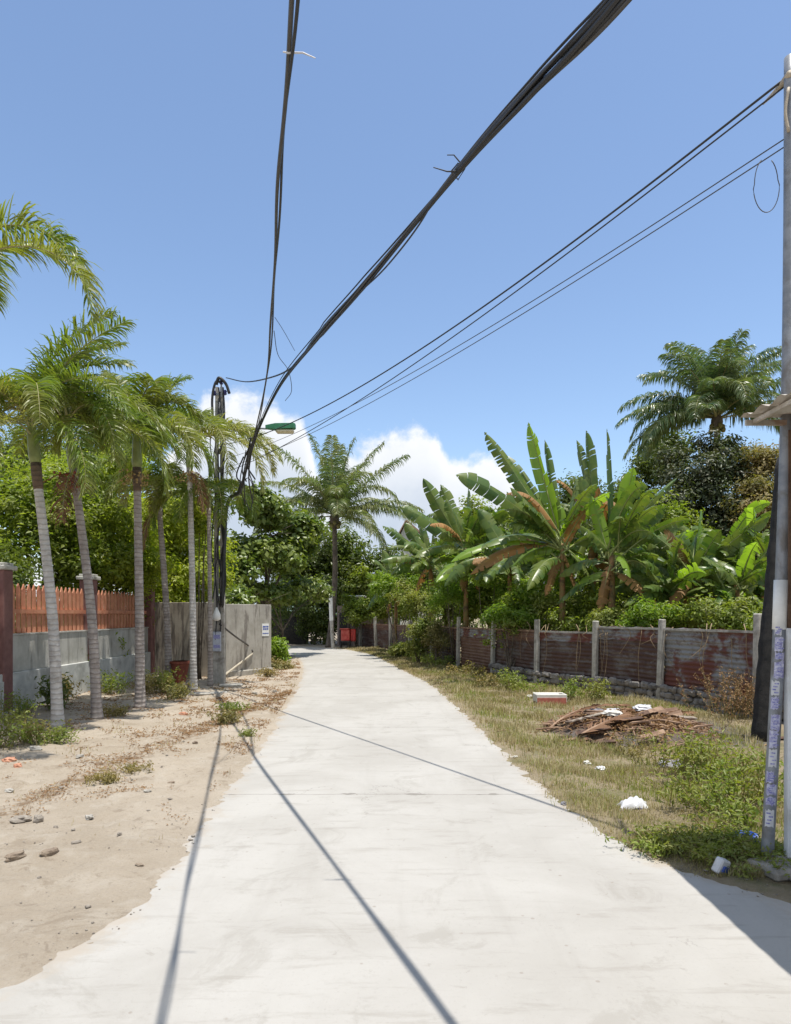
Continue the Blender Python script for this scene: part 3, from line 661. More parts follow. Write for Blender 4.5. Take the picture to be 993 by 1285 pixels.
# ------------------------------------------------------------------ broad-leaved trees
def lob(x, y, Y, rx, rz, ry=None):
    return (tuple(P(x, y, Y)), (rx, ry or rx, rz))
T = tree
T('shade_tree', (-11.6, 21, 0), [lob(20, 640, 21, 1.6, 1.5), lob(75, 610, 22, 1.7, 1.5), lob(60, 690, 21, 1.6, 1.3), lob(-20, 690, 20, 1.5, 1.5), lob(110, 670, 22, 1.4, 1.4)],
  'dense dark tree behind the orange picket fence at the left', M['tree_mid'], .17, 230, 46, .42, seed=31)
T('leafy_tree', (-9.7, 23.5, 0), [lob(140, 600, 24, 1.3, 1.1), lob(150, 670, 23.5, 1.5, 1.4), lob(112, 635, 24, 1.2, 1.2), lob(180, 710, 23, 1.2, 1.0), lob(120, 715, 22, 1.1, .8)],
  'yellow green bushy tree rising behind the second fence pillar', M['tree_lime'], .15, 300, 46, .34, seed=32)
T('leafy_tree', (-8.6, 27, 0), [lob(215, 650, 27, 1.7, 1.6), lob(195, 690, 27, 1.4, 1.4), lob(248, 690, 27, 1.4, 1.5), lob(235, 730, 27, 1.5, 1.1)],
  'bright lime green tree behind the tall grey wall', M['tree_lime'], .16, 300, 46, .38, seed=33)
T('leafy_tree', (-15.5, 31, 0), [lob(80, 590, 31, 2.3, 2.0), lob(140, 570, 32, 2.0, 1.6), lob(20, 600, 30, 2.2, 2), lob(110, 650, 31, 2.4, 2)],
  'dull green tree farthest behind the left fence', M['tree_dark'], .24, 220, 40, .55, seed=34)
T('almond_tree', (-6.6, 33, 0), [lob(325, 645, 33, 1.5, 1.1), lob(350, 690, 34, 1.7, 1.1), lob(312, 690, 33, 1.3, 1.2), lob(375, 670, 35, 1.4, 1.1), lob(300, 720, 32, 1.0, .8), lob(338, 640, 33, 1.0, 1.0)],
  'large leaved tree with round glossy leaves behind the end of the grey wall', M['almond'], .30, 210, 26, .42, seed=35, asp=.62)
T('almond_tree', (-5.45, 35.0, 0), [lob(325, 742, 33, 1.2, .45), lob(375, 740, 36, 1.3, .45), lob(352, 748, 34, 1.2, .35), lob(398, 745, 38, .9, .4), lob(300, 750, 30.5, .8, .35)],
  'thin trunked tree spreading lime leaves over the wall top', M['almond'], .24, 170, 26, .34, seed=36, r0=.07, asp=.6)
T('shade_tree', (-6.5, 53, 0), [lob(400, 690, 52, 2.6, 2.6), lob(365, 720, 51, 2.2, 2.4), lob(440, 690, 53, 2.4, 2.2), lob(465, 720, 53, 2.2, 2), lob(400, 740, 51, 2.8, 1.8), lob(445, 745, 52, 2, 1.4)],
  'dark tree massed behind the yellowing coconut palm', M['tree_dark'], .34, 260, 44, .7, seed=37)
T('leafy_tree', (-1.2, 54, 0), [lob(455, 735, 51, 1.6, 1.3), lob(478, 745, 52, 1.7, 1.3), lob(440, 720, 52, 1.3, 1.0)],
  'small mid green tree behind the far end of the rusty fence', M['tree_mid'], .26, 150, 40, .5, seed=38)
T('shade_tree', (15.5, 34, 0), [lob(870, 592, 34, 2.2, 1.4), lob(908, 572, 34.5, 1.7, 1.3), lob(905, 640, 34, 1.9, 1.5), lob(850, 645, 34, 1.6, 1.4), lob(885, 690, 34, 2.0, 1.4)],
  'brownish dark tree under the tall coconut palm', M['tree_brown'], .22, 260, 46, .5, seed=39)
T('leafy_tree', (16.5, 46, 0), [lob(820, 590, 46, 2.2, 2.0), lob(790, 620, 46, 2.0, 1.8), lob(845, 570, 46, 1.8, 1.5), lob(810, 660, 46, 2.6, 2)],
  'grey green tree behind the banana leaves, left of the tall coconut palm', M['tree_dark'], .28, 220, 40, .6, seed=40)
T('leafy_tree', (18.5, 33, 0), [lob(960, 600, 33, 1.5, 1.2), lob(950, 640, 32, 1.5, 1.2), lob(975, 575, 33, 1.1, .8), lob(990, 650, 32, 1.6, 1.4)],
  'pale olive tree just left of the black post', M['weed_dull'], .2, 190, 40, .42, seed=41)
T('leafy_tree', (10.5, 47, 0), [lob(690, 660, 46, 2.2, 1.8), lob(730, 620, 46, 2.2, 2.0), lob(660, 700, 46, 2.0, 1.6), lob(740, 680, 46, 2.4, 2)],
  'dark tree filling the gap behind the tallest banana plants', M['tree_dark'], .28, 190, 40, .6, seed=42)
T('leafy_tree', (3.6, 50, 0), [lob(600, 660, 48, 1.8, 1.4), lob(640, 660, 49, 2, 1.5), lob(560, 700, 48, 2, 1.5), lob(605, 705, 48, 2.2, 1.6), lob(525, 715, 49, 1.6, 1.2)],
  'rounded green tree behind the middle of the banana grove', M['tree_mid'], .28, 190, 40, .55, seed=43)
# far wood that closes the view
rng = np.random.default_rng(50); lobes = []
for x in np.arange(-60, 75, 4.2):
    h = rng.uniform(3.0, 5.2) * (.62 if -4 < x < 2 else 1); lobes.append(((x + rng.uniform(-1, 1), rng.uniform(62, 74), h * .5), (3.2, 2.4, h * .55)))
V, F3 = crown_np(lobes, 1100, 26, .5, rng, .8, .4)
tag(np_build('far_wood', V, F3, M['tree_dark']), 'low dark green wood closing the view beyond the road bend', 'wood', kind='stuff')

# ------------------------------------------------------------------ banana plants
def banana_leaf(parent, base, tip, bow, width, rng, mat, roll=45, tear=.5, name='leaf', side_bow=0.0, petiole=.14):
    base, tip = Vector(base), Vector(tip); ch = tip - base; L = ch.length; width *= .98; tear = min(.97, tear + .2)
    upv = Vector((0, 0, 1)); sd = ch.cross(upv)
    if sd.length < .25 * L: sd = Vector((1, .25, 0)) * L
    sd.normalize()
    ctrl = base.lerp(tip, .55) + upv * bow * L + sd * side_bow * L
    n = 34; t = np.linspace(0, 1, n)[:, None]
    B, C, D = map(np.array, (base, ctrl, tip))
    pts = (1 - t) ** 2 * B + 2 * t * (1 - t) * C + t ** 2 * D
    T_ = unit(2 * (1 - t) * (C - B) + 2 * t * (D - C))
    S = unit(np.cross(T_, np.tile(np.array([0, 0, 1.0]), (n, 1))) * 1.0 + np.array(sd) * .05)
    U = np.cross(S, T_)
    rl = R(roll + rng.uniform(-12, 12))
    S2 = S * math.cos(rl) + U * math.sin(rl); U2 = np.cross(S2, T_)
    U2 = np.where((U2[:, 2:3] < 0), -U2, U2)
    w = .030 * (1 - t) + .006
    ring = np.stack([pts + S2 * w, pts + U2 * w * .7, pts - S2 * w, pts - U2 * w], 1).reshape(-1, 3)
    Fs = [(i * 4 + k, i * 4 + (k + 1) % 4, i * 4 + 4 + (k + 1) % 4, i * 4 + 4 + k) for i in range(n - 1) for k in range(4)]
    mi = [0] * len(Fs); V = [tuple(p) for p in ring]
    m0 = int(n * petiole)
    tt = (np.arange(n) - m0) / (n - 1 - m0)
    prof = np.clip(np.minimum(1, (tt / .16)) ** .6, 0, 1) * np.clip(1 - np.clip((tt - .5) / .5, 0, 1) ** 3.6, 0.02, 1)
    for sg in (1, -1):
        ang = rng.uniform(.0, .35); gap = 0.0; lenf = 1.0
        i = m0
        while i < n - 1:
            k = 1 + int(rng.integers(0, 3)) if rng.random() < tear else int(rng.integers(3, 7))
            k = min(k, n - 1 - i)
            ang = np.clip(ang * .5 + rng.uniform(-.05, .85) * (.35 + tear), -.2, 1.3); lenf = rng.uniform(.86, 1.02); gp = rng.uniform(.0, .35) * tear
            b = len(V)
            for j in range(k + 1):
                q = i + j; wd = width * .5 * float(prof[q]) * lenf
                sh = T_[q] * (gp * 1.4 * L / n * (1 if j == 0 else (-1 if j == k else 0)))
                p0 = pts[q] + U2[q] * .012
                d1 = S2[q] * sg * math.cos(ang * .35 - .15) - U2[q] * math.sin(ang * .35 - .15)
                d2 = S2[q] * sg * math.cos(ang) - U2[q] * math.sin(ang)
                fw = T_[q] * wd * .22
                V += [tuple(p0), tuple(p0 + d1 * wd * .5 + fw * .4 + sh * .5), tuple(p0 + d1 * wd * .5 + d2 * wd * .5 + fw + sh)]
            for j in range(k):
                Fs += [(b + 3 * j, b + 3 * j + 1, b + 3 * j + 4, b + 3 * j + 3), (b + 3 * j + 1, b + 3 * j + 2, b + 3 * j + 5, b + 3 * j + 4)]; mi += [1, 1]
            i += k
    return np_build(name, np.array(V), np.array(Fs), [M['banana_rib'], mat], parent, np.array(mi))
def banana(x, Y, crown_y, leaves, label, seed, r=.13, nrand=5, Lr=2.6, dead=2, lean=0.0, W=.6):
    """crown at picture column x; leaves: (tip x, tip y, tip depth offset, bow, width, roll, material)"""
    rng = np.random.default_rng(seed); c_ = P(x, crown_y, Y); base = Vector((c_.x + lean, Y, -.02))
    t = thing('banana_plant', base, label, 'banana plant', 'banana plants behind the rusty fence')
    mb = MB(); mb.tube(catmull([base, base.lerp(c_, .5) + Vector((lean * .2, 0, 0)), c_ + Vector((0, 0, .15))], 12), [r * (1.15 - .055 * i) for i in range(13)], 10)
    mb.build('stem', M['banana_stem'], t, True)
    for (tx, ty, dY, bow, w, roll, mk) in leaves:
        b0 = c_ + Vector((rng.uniform(-.06, .06), rng.uniform(-.06, .06), rng.uniform(-.15, .15)))
        banana_leaf(t, b0, P(tx, ty, Y + dY), bow, w, rng, M[mk], roll, tear=rng.uniform(.25, .7))
    for k in range(nrand * 3 + 4):
        q_ = rng.random()
        a = rng.uniform(0, 2 * math.pi); e = rng.uniform(-.75, .85); L = Lr * rng.uniform(.6, 1.05)
        tip = c_ + Vector((math.cos(a) * math.cos(e), math.sin(a) * math.cos(e), math.sin(e))) * L
        banana_leaf(t, c_ + Vector((rng.normal() * .12, rng.normal() * .12, -rng.uniform(0, .7) * (e < .2))), tip, rng.uniform(.14, .5), W * rng.uniform(.85, 1.15), rng, M[('banana_lit' if q_ < .10 else 'banana_dry' if q_ > .93 else 'banana')], rng.uniform(10, 75), tear=rng.uniform(.4, .95))
    for k in range(dead):
        a = rng.uniform(math.pi, 2 * math.pi)
        tip = c_ + Vector((math.cos(a) * .55, math.sin(a) * .5, -rng.uniform(1.2, 1.9)))
        banana_leaf(t, c_ - Vector((0, 0, .1)), tip, .22, .42, rng, M['banana_dry'], 40, tear=.95, name='dry_leaf')
    return t
b, bl, bd = 'banana', 'banana_lit', 'banana_dry'
banana(706, 22.0, 688, [(608, 542, .6, .05, .72, 70, b), (663, 530, .8, .0, .62, 85, bl), (684, 552, 1.0, .0, .42, 70, b), (572, 596, -.4, .16, .75, 60, b), (600, 690, -1.0, .30, .62, 25, b), (566, 706, -1.2, .26, .55, 20, bl),
                        (590, 722, -.9, .22, .5, 25, bd), (640, 612, -1.2, .12, .6, 55, b), (724, 600, 1.2, .05, .6, 70, b), (760, 770, -.8, .35, .4, 20, b), (735, 640, -.9, .1, .5, 60, bd), (630, 570, 1.3, .1, .6, 60, b)],
       'tallest banana plant, its long leaves fanned up and left above the fence', 61, nrand=6)
banana(748, 23.5, 665, [(736, 540, .6, .0, .62, 80, b), (724, 552, .9, .02, .5, 70, b), (728, 598, .2, .02, .5, 80, b), (790, 720, -1.2, .3, .8, 30, b), (700, 600, -.4, .1, .6, 60, b), (720, 720, -1.0, .3, .55, 30, b), (752, 612, -.8, .05, .35, 60, bd)],
       'dark banana plant second from the tallest, half hidden between its neighbours', 62, nrand=6, dead=2)
banana(768, 20.6, 700, [(795, 586, -.6, -.05, .70, 85, bl), (762, 538, .8, .0, .34, 70, b), (836, 640, .7, .12, .6, 50, b), (742, 622, .3, .04, .6, 70, bl), (850, 600, 1.2, .1, .55, 60, b), (835, 735, -.8, .25, .6, 30, b), (728, 660, -.6, .1, .5, 60, b), (800, 640, .4, .06, .5, 60, b)],
       'banana plant with an orange brown stem and one bright upright leaf', 63, r=.16, nrand=5, dead=1)
banana(585, 28.0, 690, [(531, 600, .5, -.02, .85, 75, b), (553, 608, .9, .02, .8, 70, b), (503, 636, -.2, .1, .8, 60, b), (588, 612, .8, .0, .5, 75, b), (560, 625, -.5, .05, .7, 60, b), (640, 640, -1.0, .25, .8, 30, b), (520, 700, -1.2, .25, .7, 30, b)],
       'banana plant left of the tallest with two upright blades against the cloud', 64, nrand=6, Lr=2.9, W=.7)
banana(540, 34.0, 705, [(508, 656, .6, .02, .7, 70, b), (524, 645, .8, .0, .6, 75, b), (480, 660, -.5, .1, .7, 55, b), (560, 730, -1.0, .3, .9, 30, b), (478, 705, -1, .25, .8, 30, b), (545, 640, 0, .02, .7, 70, b)],
       'smaller banana plant farther back toward the road bend', 65, nrand=6, Lr=2.6, W=.7)
banana(497, 40.0, 735, [(480, 690, .5, .05, .7, 70, b), (505, 690, .5, .02, .6, 70, b), (462, 735, -1, .3, .7, 30, b), (520, 740, -1, .3, .7, 30, b), (500, 760, -1.2, .3, .6, 30, bd)],
       'farthest banana plant beside the last fence posts', 66, nrand=5, Lr=2.2, dead=1, W=.6)
banana(640, 25.5, 700, [(600, 640, .5, .1, .7, 60, b), (655, 610, .6, .0, .6, 75, b), (700, 660, -.5, .2, .7, 40, b), (620, 720, -1.1, .3, .7, 25, b)],
       'banana plant in shade between the two fanned clumps', 67, nrand=6, Lr=2.6)
banana(872, 20.5, 725, [(966, 648, -.5, .10, .62, 50, b), (958, 672, .4, .12, .6, 50, b), (826, 668, .6, .1, .55, 60, b), (940, 740, -1.0, .25, .6, 25, b), (805, 762, -1.1, .3, .5, 25, b), (880, 640, .8, .02, .6, 70, bl), (905, 665, -.8, .15, .6, 50, b), (842, 760, -1.2, .3, .5, 30, bd)],
       'low spreading banana plant with leaves reaching to the black post', 68, nrand=7, Lr=2.2, dead=1)
for i, (x, Y, cy, lab) in enumerate([(845, 20.0, 745, 'low banana plant right of the vine mound'), (900, 21.5, 725, 'banana plant between the low spreading one and the last fence post'), (955, 21.0, 705, 'banana plant just left of the black post')]):
    banana(x, Y, cy, [], lab, 430 + i, nrand=5, Lr=2.0, dead=2, W=.52)
banana(925, 19.2, 740, [(880, 700, -.6, .2, .5, 40, b), (965, 690, .3, .1, .5, 50, b), (900, 770, -1.0, .3, .5, 25, b), (962, 765, -.8, .3, .5, 25, b), (930, 680, .5, .05, .5, 70, b)],
       'small banana plant beside the last concrete fence post on the right', 69, nrand=7, Lr=1.7, dead=2, W=.5)
banana(820, 22.5, 715, [(850, 650, .5, .1, .6, 60, b), (790, 650, .5, .05, .6, 60, b), (880, 690, -.5, .2, .6, 40, b), (775, 735, -1, .3, .55, 30, b)],
       'banana plant with arching pale ribs right of the orange stemmed one', 70, nrand=7, Lr=2.3, dead=2)

for i, (x, Y, cy, lab) in enumerate([(680, 27.5, 700, 'shaded banana plant behind the tallest one'), (725, 29, 690, 'banana plant deep behind the orange stemmed one'), (800, 27, 690, 'shaded banana plant behind the arching pale ribs'),
                                     (855, 25, 695, 'banana plant behind the low spreading one'), (905, 26, 700, 'banana plant in the shade of the brownish tree'), (945, 23, 715, 'banana plant just behind the right end of the fence'),
                                     (615, 33, 705, 'banana plant in the second row left of the tallest'), (560, 39, 715, 'banana plant in the back row toward the bend')]):
    banana(x, Y, cy, [], lab, 400 + i, nrand=5, Lr=2.5, dead=1)
# ------------------------------------------------------------------ shrubs, vines
def shrub(x, y, Y, w, h, label, mat, seed, leaf=.11, n=60, per=34, name='shrub', cat='shrub', group=None, cr=.22):
    rng = np.random.default_rng(seed); c_ = P(x, y, Y); base = Vector((c_.x, Y, -.02))
    t = thing(name, base, label, cat, group); mb = MB(); lobes = []
    for k in range(5):
        q = c_ + Vector((rng.uniform(-.5, .5) * w, rng.uniform(-.35, .35) * w, rng.uniform(-.4, .4) * h)); lobes.append((tuple(q), (w * .42, w * .36, h * .40)))
        m = base.lerp(q, .55) + Vector((rng.uniform(-.1, .1), 0, 0))
        mb.tube(catmull([base + Vector((rng.uniform(-.08, .08), rng.uniform(-.08, .08), 0)), m, q], 6), [.03, .028, .025, .022, .018, .014, .01], 5)
    mb.build('stems', M['bark_grey'], t, True)
    V, F3 = crown_np(lobes, int(n * 1.5), per, leaf, rng, cr, .35, asp=.42); np_build('foliage', V, F3, mat, t)
    return t
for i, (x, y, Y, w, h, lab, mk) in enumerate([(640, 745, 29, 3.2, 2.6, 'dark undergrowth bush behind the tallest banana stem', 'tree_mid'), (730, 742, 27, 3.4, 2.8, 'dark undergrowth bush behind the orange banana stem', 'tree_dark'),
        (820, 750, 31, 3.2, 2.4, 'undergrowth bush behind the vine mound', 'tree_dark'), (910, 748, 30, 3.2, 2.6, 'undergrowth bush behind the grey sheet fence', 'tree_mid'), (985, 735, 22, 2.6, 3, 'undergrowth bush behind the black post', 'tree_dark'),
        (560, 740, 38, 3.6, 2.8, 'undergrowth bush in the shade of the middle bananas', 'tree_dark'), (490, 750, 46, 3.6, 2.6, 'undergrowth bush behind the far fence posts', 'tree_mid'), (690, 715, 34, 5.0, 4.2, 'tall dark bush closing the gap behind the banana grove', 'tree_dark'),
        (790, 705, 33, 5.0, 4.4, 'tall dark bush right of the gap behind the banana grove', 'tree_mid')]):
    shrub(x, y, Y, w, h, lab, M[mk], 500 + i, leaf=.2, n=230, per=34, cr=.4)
for i, (X, Y, lab, mk) in enumerate([(-10.6, 16.2, 'dark bush showing between the first pickets', 'tree_dark'), (-10.8, 18.4, 'dark bush behind the middle of the picket fence', 'tree_dark'), (-10.6, 20.6, 'green bush behind the second pillar', 'tree_mid'), (-10.4, 22.8, 'green bush behind the last pickets', 'tree_mid'), (-9.2, 26.2, 'bush behind the tall grey wall', 'tree_lime')]):
    q = P(496.5, 771, Y); c0 = 496.5 + X / Y * F; shrub(c0, 771 - 860 * .2 / Y, Y, 2.3, 3.6, lab, M[mk], 540 + i, leaf=.15, n=170, per=34, cr=.34)
for i, (x, y, Y, lab, mk) in enumerate([(655, 775, 24.0, 'low bush behind the brown fence sheets', 'tree_mid'), (700, 772, 22.8, 'low bush at the foot of the tallest banana', 'weed'), (740, 772, 21.8, 'low bush left of the orange banana stem', 'tree_mid'), (800, 775, 20.6, 'low bush right of the orange banana stem', 'weed'), (860, 772, 19.6, 'low bush under the low spreading banana', 'tree_mid'), (905, 772, 18.6, 'low bush behind the right end of the sheet fence', 'weed'), (950, 768, 18.0, 'low bush behind the last fence post', 'tree_mid')]):
    shrub(x, y + (8 if x > 760 else 0), Y, 1.9, .8 if x > 760 else 1.4, lab, M[mk], 560 + i, leaf=.13, n=50 if x > 760 else 90, per=30, cr=.24)
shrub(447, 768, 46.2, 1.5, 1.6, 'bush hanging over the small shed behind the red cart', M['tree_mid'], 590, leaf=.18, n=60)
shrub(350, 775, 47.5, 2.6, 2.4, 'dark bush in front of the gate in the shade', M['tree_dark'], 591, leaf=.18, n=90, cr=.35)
gs = 'leafy shrubs along the rusty fence'
shrub(665, 752, 23.8, 1.5, 1.2, 'bright shrub below the tallest banana plant', M['shrub'], 81, group=gs, n=80)
shrub(615, 738, 26.2, 1.7, 1.5, 'bright shrub left of the tallest banana plant, over the fence', M['shrub'], 82, group=gs, n=90)
shrub(570, 742, 28.5, 1.7, 1.5, 'tall round shrub behind the overgrown fence section', M['shrub'], 83, group=gs, n=90)
shrub(525, 752, 32.0, 1.9, 1.5, 'dull green shrub where the fence curves away', M['weed'], 84, group=gs, n=90, leaf=.13)
shrub(500, 738, 36.0, 1.8, 1.3, 'farthest shrub overhanging the fence near the road bend', M['shrub'], 85, group=gs, n=80, leaf=.14)
shrub(640, 778, 22.9, 1.3, .6, 'low shrub spilling over the brown fence sheets', M['shrub'], 86, group=gs, n=60)
shrub(828, 772, 18.9, 1.3, .5, 'mound of vine leaves lying along the top of the grey sheet fence', M['shrub'], 87, n=70, leaf=.10, name='vine', cat='vine')
shrub(768, 776, 19.6, .7, .35, 'small vine leaves beside the orange banana stem', M['weed'], 88, n=40, leaf=.10, name='vine', cat='vine')
shrub(525, 800, 29.8, 1.0, 1.5, 'straggling bush growing in front of the fence by the road', M['weed'], 89, n=60, leaf=.12)
shrub(548, 795, 29.2, .9, 1.3, 'dry brush hanging over the fence beside the straggling bush', M['weed_dull'], 90, n=50, leaf=.09)
shrub(505, 818, 33.5, 1.0, .5, 'low green weeds on the inside of the bend', M['weed'], 91, n=40, leaf=.12, cat='weeds', name='weed_clump')
shrub(349, 822, 30.0, .75, 1.1, 'leafy bush at the corner of the grey wall', M['shrub'], 92, n=45, leaf=.15)
shrub(346, 838, 27.5, .6, .45, 'brownish weeds below the bush at the grey wall corner', M['weed_dull'], 93, n=30, leaf=.1, cat='weeds', name='weed_clump')
shrub(250, 650, 22.8, .8, 2.6, 'creeper of hanging leaves beside the utility pole', M['tree_lime'], 94, n=70, leaf=.13, name='vine', cat='vine')
shrub(395, 775, 49.0, 3.0, 3.2, 'dark hedge across the end of the view', M['tree_dark'], 95, n=170, per=40, leaf=.2, name='hedge', cat='hedge', cr=.4)

def stalk_plant(base, h, n, spread, label, mat, seed, leaf=.06, per=26, name='weed_clump', cat='weeds', group=None, stem='weed'):
    rng = np.random.default_rng(seed); base = Vector(base); base.z = float(hground(base.x, base.y)) - .01
    t = thing(name, base, label, cat, group); mb = MB(); P_, N_ = [], []
    for k in range(n):
        b0 = base + Vector((rng.normal() * spread * .35, rng.normal() * spread * .35, 0))
        tip = b0 + Vector((rng.normal() * spread * .4, rng.normal() * spread * .4, h * rng.uniform(.55, 1.15)))
        m = b0.lerp(tip, .5) + Vector((0, 0, h * .06)); pts = catmull([b0, m, tip], 6)
        mb.tube(pts, [.006, .0055, .005, .0045, .004, .003, .002], 4)
        u = rng.uniform(.15, 1, per)
        q = np.array([pts[min(6, int(v * 6))].lerp(pts[min(6, int(v * 6) + 1)], v * 6 - int(v * 6)) for v in u])
        off = rng.normal(size=(per, 3)) * np.array([1, 1, .5]) * leaf * .9
        P_.append(q + off); N_.append(off * 4 + np.array([0, 0, .5]) + rng.normal(size=(per, 3)) * .4)
    mb.build('stems', M['weed_dull'], t)
    P_ = np.concatenate(P_); V, F3 = leaves_np(P_, np.concatenate(N_), leaf * rng.uniform(.6, 1.4, len(P_)), rng, .36)
    np_build('foliage', V, F3, mat, t); return t
gw = 'green weeds on the right verge'
SP = stalk_plant
for i, (x, y, h, n, s, lab, mk, lf) in enumerate([
    (868, 985, .62, 22, .55, 'tall green weed beside the rubbish heap', 'weed', .075), (905, 985, .6, 24, .6, 'bushiest green weed left of the black post', 'weed', .075),
    (935, 1010, .6, 24, .5, 'green weeds crowding the foot of the leaning pipe', 'weed', .075), (885, 1020, .4, 22, .6, 'low green weeds behind the blue bag', 'weed', .07),
    (925, 1040, .35, 20, .5, 'short weeds directly behind the blue bag', 'weed', .065), (848, 1070, .15, 40, .36, 'creeping weeds at the road edge in the awning shade', 'weed', .055),
    (893, 1066, .17, 40, .42, 'creeping weeds around the crumpled carton', 'weed', .055), (930, 1078, .15, 34, .4, 'creeping weeds before the stone slab', 'weed', .055),
    (905, 1085, .12, 30, .5, 'creeping weeds in shade under the crumpled carton', 'weed', .05),
    (815, 965, .55, 9, .4, 'thin grey stalks at the front of the rubbish heap', 'weed_dull', .05), (790, 950, .35, 10, .4, 'pale weeds left of the thin grey stalks', 'weed_dull', .05),
    (720, 880, .55, 18, .4, 'small bush right of the foam box', 'weed', .08), (748, 880, .5, 18, .4, 'second small bush against the stone footing', 'weed', .08),
    (641, 866, .6, 18, .45, 'weeds by the fence post left of the foam box', 'weed', .09), (612, 862, .4, 16, .6, 'weeds at the far end of the stone footing', 'weed_dull', .09),
    (660, 870, .35, 16, .5, 'low weeds at the foot of the brown sheets', 'weed', .08), (560, 838, .5, 18, .8, 'weeds under the overgrown fence', 'weed', .1),
    (590, 848, .4, 18, .7, 'weeds at the foot of the first brown fence sheet', 'weed_dull', .1), (530, 832, .5, 18, .8, 'weeds before the straggling bush', 'weed', .1)]):
    SP(G(x, y), h, n, s, lab, M[mk], 200 + i, lf, group=gw)
gl = 'weeds on the left verge'
for i, (x, y, h, n, s, lab, mk, lf) in enumerate([
    (2, 940, .62, 30, .6, 'bushy green plant at the left edge of the verge', 'weed', .07), (38, 932, .35, 26, .6, 'low weeds right of the bushy plant at the left edge', 'weed_dull', .06), (68, 935, .26, 22, .4, 'weeds around the palest palm trunk', 'weed', .06),
    (18, 905, .6, 22, .6, 'taller weeds behind the bushy plant at the left edge', 'weed', .07), (66, 893, .75, 26, .22, 'dark upright plant against the white plinth', 'tree_dark', .11), (80, 880, .6, 14, .25, 'thin leaved plant beside the dark upright one', 'weed_dull', .1),
    (128, 984, .14, 18, .28, 'flat tuft of weeds in the middle of the dirt verge', 'weed_dull', .045), (165, 970, .10, 14, .25, 'smaller tuft right of the flat tuft on the dirt', 'weed_dull', .04),
    (282, 910, .28, 18, .28, 'weed clump where the cable shadows meet', 'weed_dull', .07), (292, 893, .2, 16, .3, 'small weeds just beyond the clump at the shadows', 'weed', .07), (308, 926, .13, 10, .2, 'tiny sprig by the road edge', 'weed', .05),
    (208, 870, .7, 22, .45, 'leafy plants at the foot of the short thin palm', 'weed', .1), (225, 878, .4, 20, .5, 'low plants before the clay pot', 'weed_dull', .09), (190, 872, .5, 20, .4, 'plants between the third and fourth palms', 'weed_dull', .09),
    (140, 872, .6, 22, .5, 'weeds against the plinth below the second pillar', 'weed', .09), (145, 900, .2, 14, .3, 'sprig right of the red fruited palm foot', 'weed_dull', .07), (340, 850, .25, 16, .5, 'dry weeds before the wall corner', 'weed_dull', .09)]):
    SP(G(x, y), h, n, s, lab, M[mk], 260 + i, lf, group=gl)
SP(G(922, 905), .95, 60, .8, 'dry brown bush against the grey sheet fence', M['dry_leaf'], 299, .05, 34, name='dry_bush', cat='bush')

# ------------------------------------------------------------------ grass, litter, pebbles
def blades(n, rng, xr, h, wd, mask):
    Y = np.exp(rng.uniform(np.log(5.7), np.log(44), n)); lo, hi = xr(Y); X = lo + (hi - lo) * rng.random(n)
    k = mask(X, Y) > rng.random(n); X, Y = X[k], Y[k]; n = len(X)
    Z = hground(X, Y) - .004; a = rng.uniform(0, 2 * np.pi, n); sc = np.clip(Y / 9, .8, 2.4)
    hh = h * rng.uniform(.3, 1.4, n) * np.clip(.85 + .7 * wob(X * 2.6 + 7, Y * 2.1), .3, 1.7) * np.clip(sc, .8, 1.3); ww = wd * sc * rng.uniform(.7, 1.3, n)
    base = np.stack([X, Y, Z], 1); s = np.stack([np.cos(a), np.sin(a), 0 * a], 1) * ww[:, None]
    ln = np.stack([np.cos(a + 1.3), np.sin(a + 1.3), 0 * a], 1) * (hh * rng.uniform(.1, .9, n))[:, None]
    up = np.stack([0 * a, 0 * a, hh], 1)
    V = np.stack([base - s, base + s, base + ln * .35 + up * .6 + s * .6, base + ln + up * .95, base + ln * .35 + up * .6 - s * .6], 1).reshape(-1, 3)
    b = np.arange(n) * 5
    return V, np.stack([b, b + 1, b + 2, b + 3, b + 4], 1)
rng = np.random.default_rng(77)
def strip(Y): return XR(Y) - .12, np.minimum(np.interp(Y, [5.7, 6.5, 14, 17.4, 19.5, 21.7, 25.6, 29.6, 43], [3.4, 3.9, 7.3, 6.7, 5.6, 4.4, 3.55, 2.65, -1.0]), 7.3)
def dens_(X, Y):
    e = np.clip((X - XR(Y) + .1 + .12 * wob(X * 7, Y * 6)) / .4, 0, 1)
    ash = np.exp(-(((X - 5.3) / 1.7) ** 2 + ((Y - 12.8) / 1.7) ** 2))
    return np.clip(.45 + .8 * wob(X * 1.9, Y * 1.5) + .35 * wob(X * 6, Y * 5), .04, 1) * e * (1 - .93 * ash)
V, F5 = blades(190000, rng, strip, .085, .0042, dens_)
tag(np_build('dry_grass', V, F5, M['grass_dry']), 'short dry yellow grass on the right verge', 'grass', kind='stuff')
V, F5 = blades(90000, rng, strip, .075, .0042, lambda X, Y: np.clip(.25 + .9 * wob(X * 1.2 + 2, Y * .9 + 1) + .45 * (Y < 7.2) + .3 * ((X > 3.2) & (Y < 10)), 0, 1) * np.clip((X - XR(Y)) / .4, .05, 1))
tag(np_build('green_grass', V, F5, M['grass_green']), 'patches of short green grass on the right verge', 'grass', kind='stuff')
def lstrip(Y): return np.maximum(np.full_like(Y, -8.4), XL(Y) - 6.5), XL(Y) - .05
V, F5 = blades(26000, rng, lstrip, .06, .004, lambda X, Y: np.clip(-.55 + 1.5 * wob(X * 1.3, Y * 1.2 + 4) + 1.1 * np.exp(-((X + 4.1 - .12 * (Y - 9.5) + .5 * wob(X * 2, Y * 2)) / .22) ** 2), 0, 1) * np.clip((Y - 6) / 5, 0, 1))
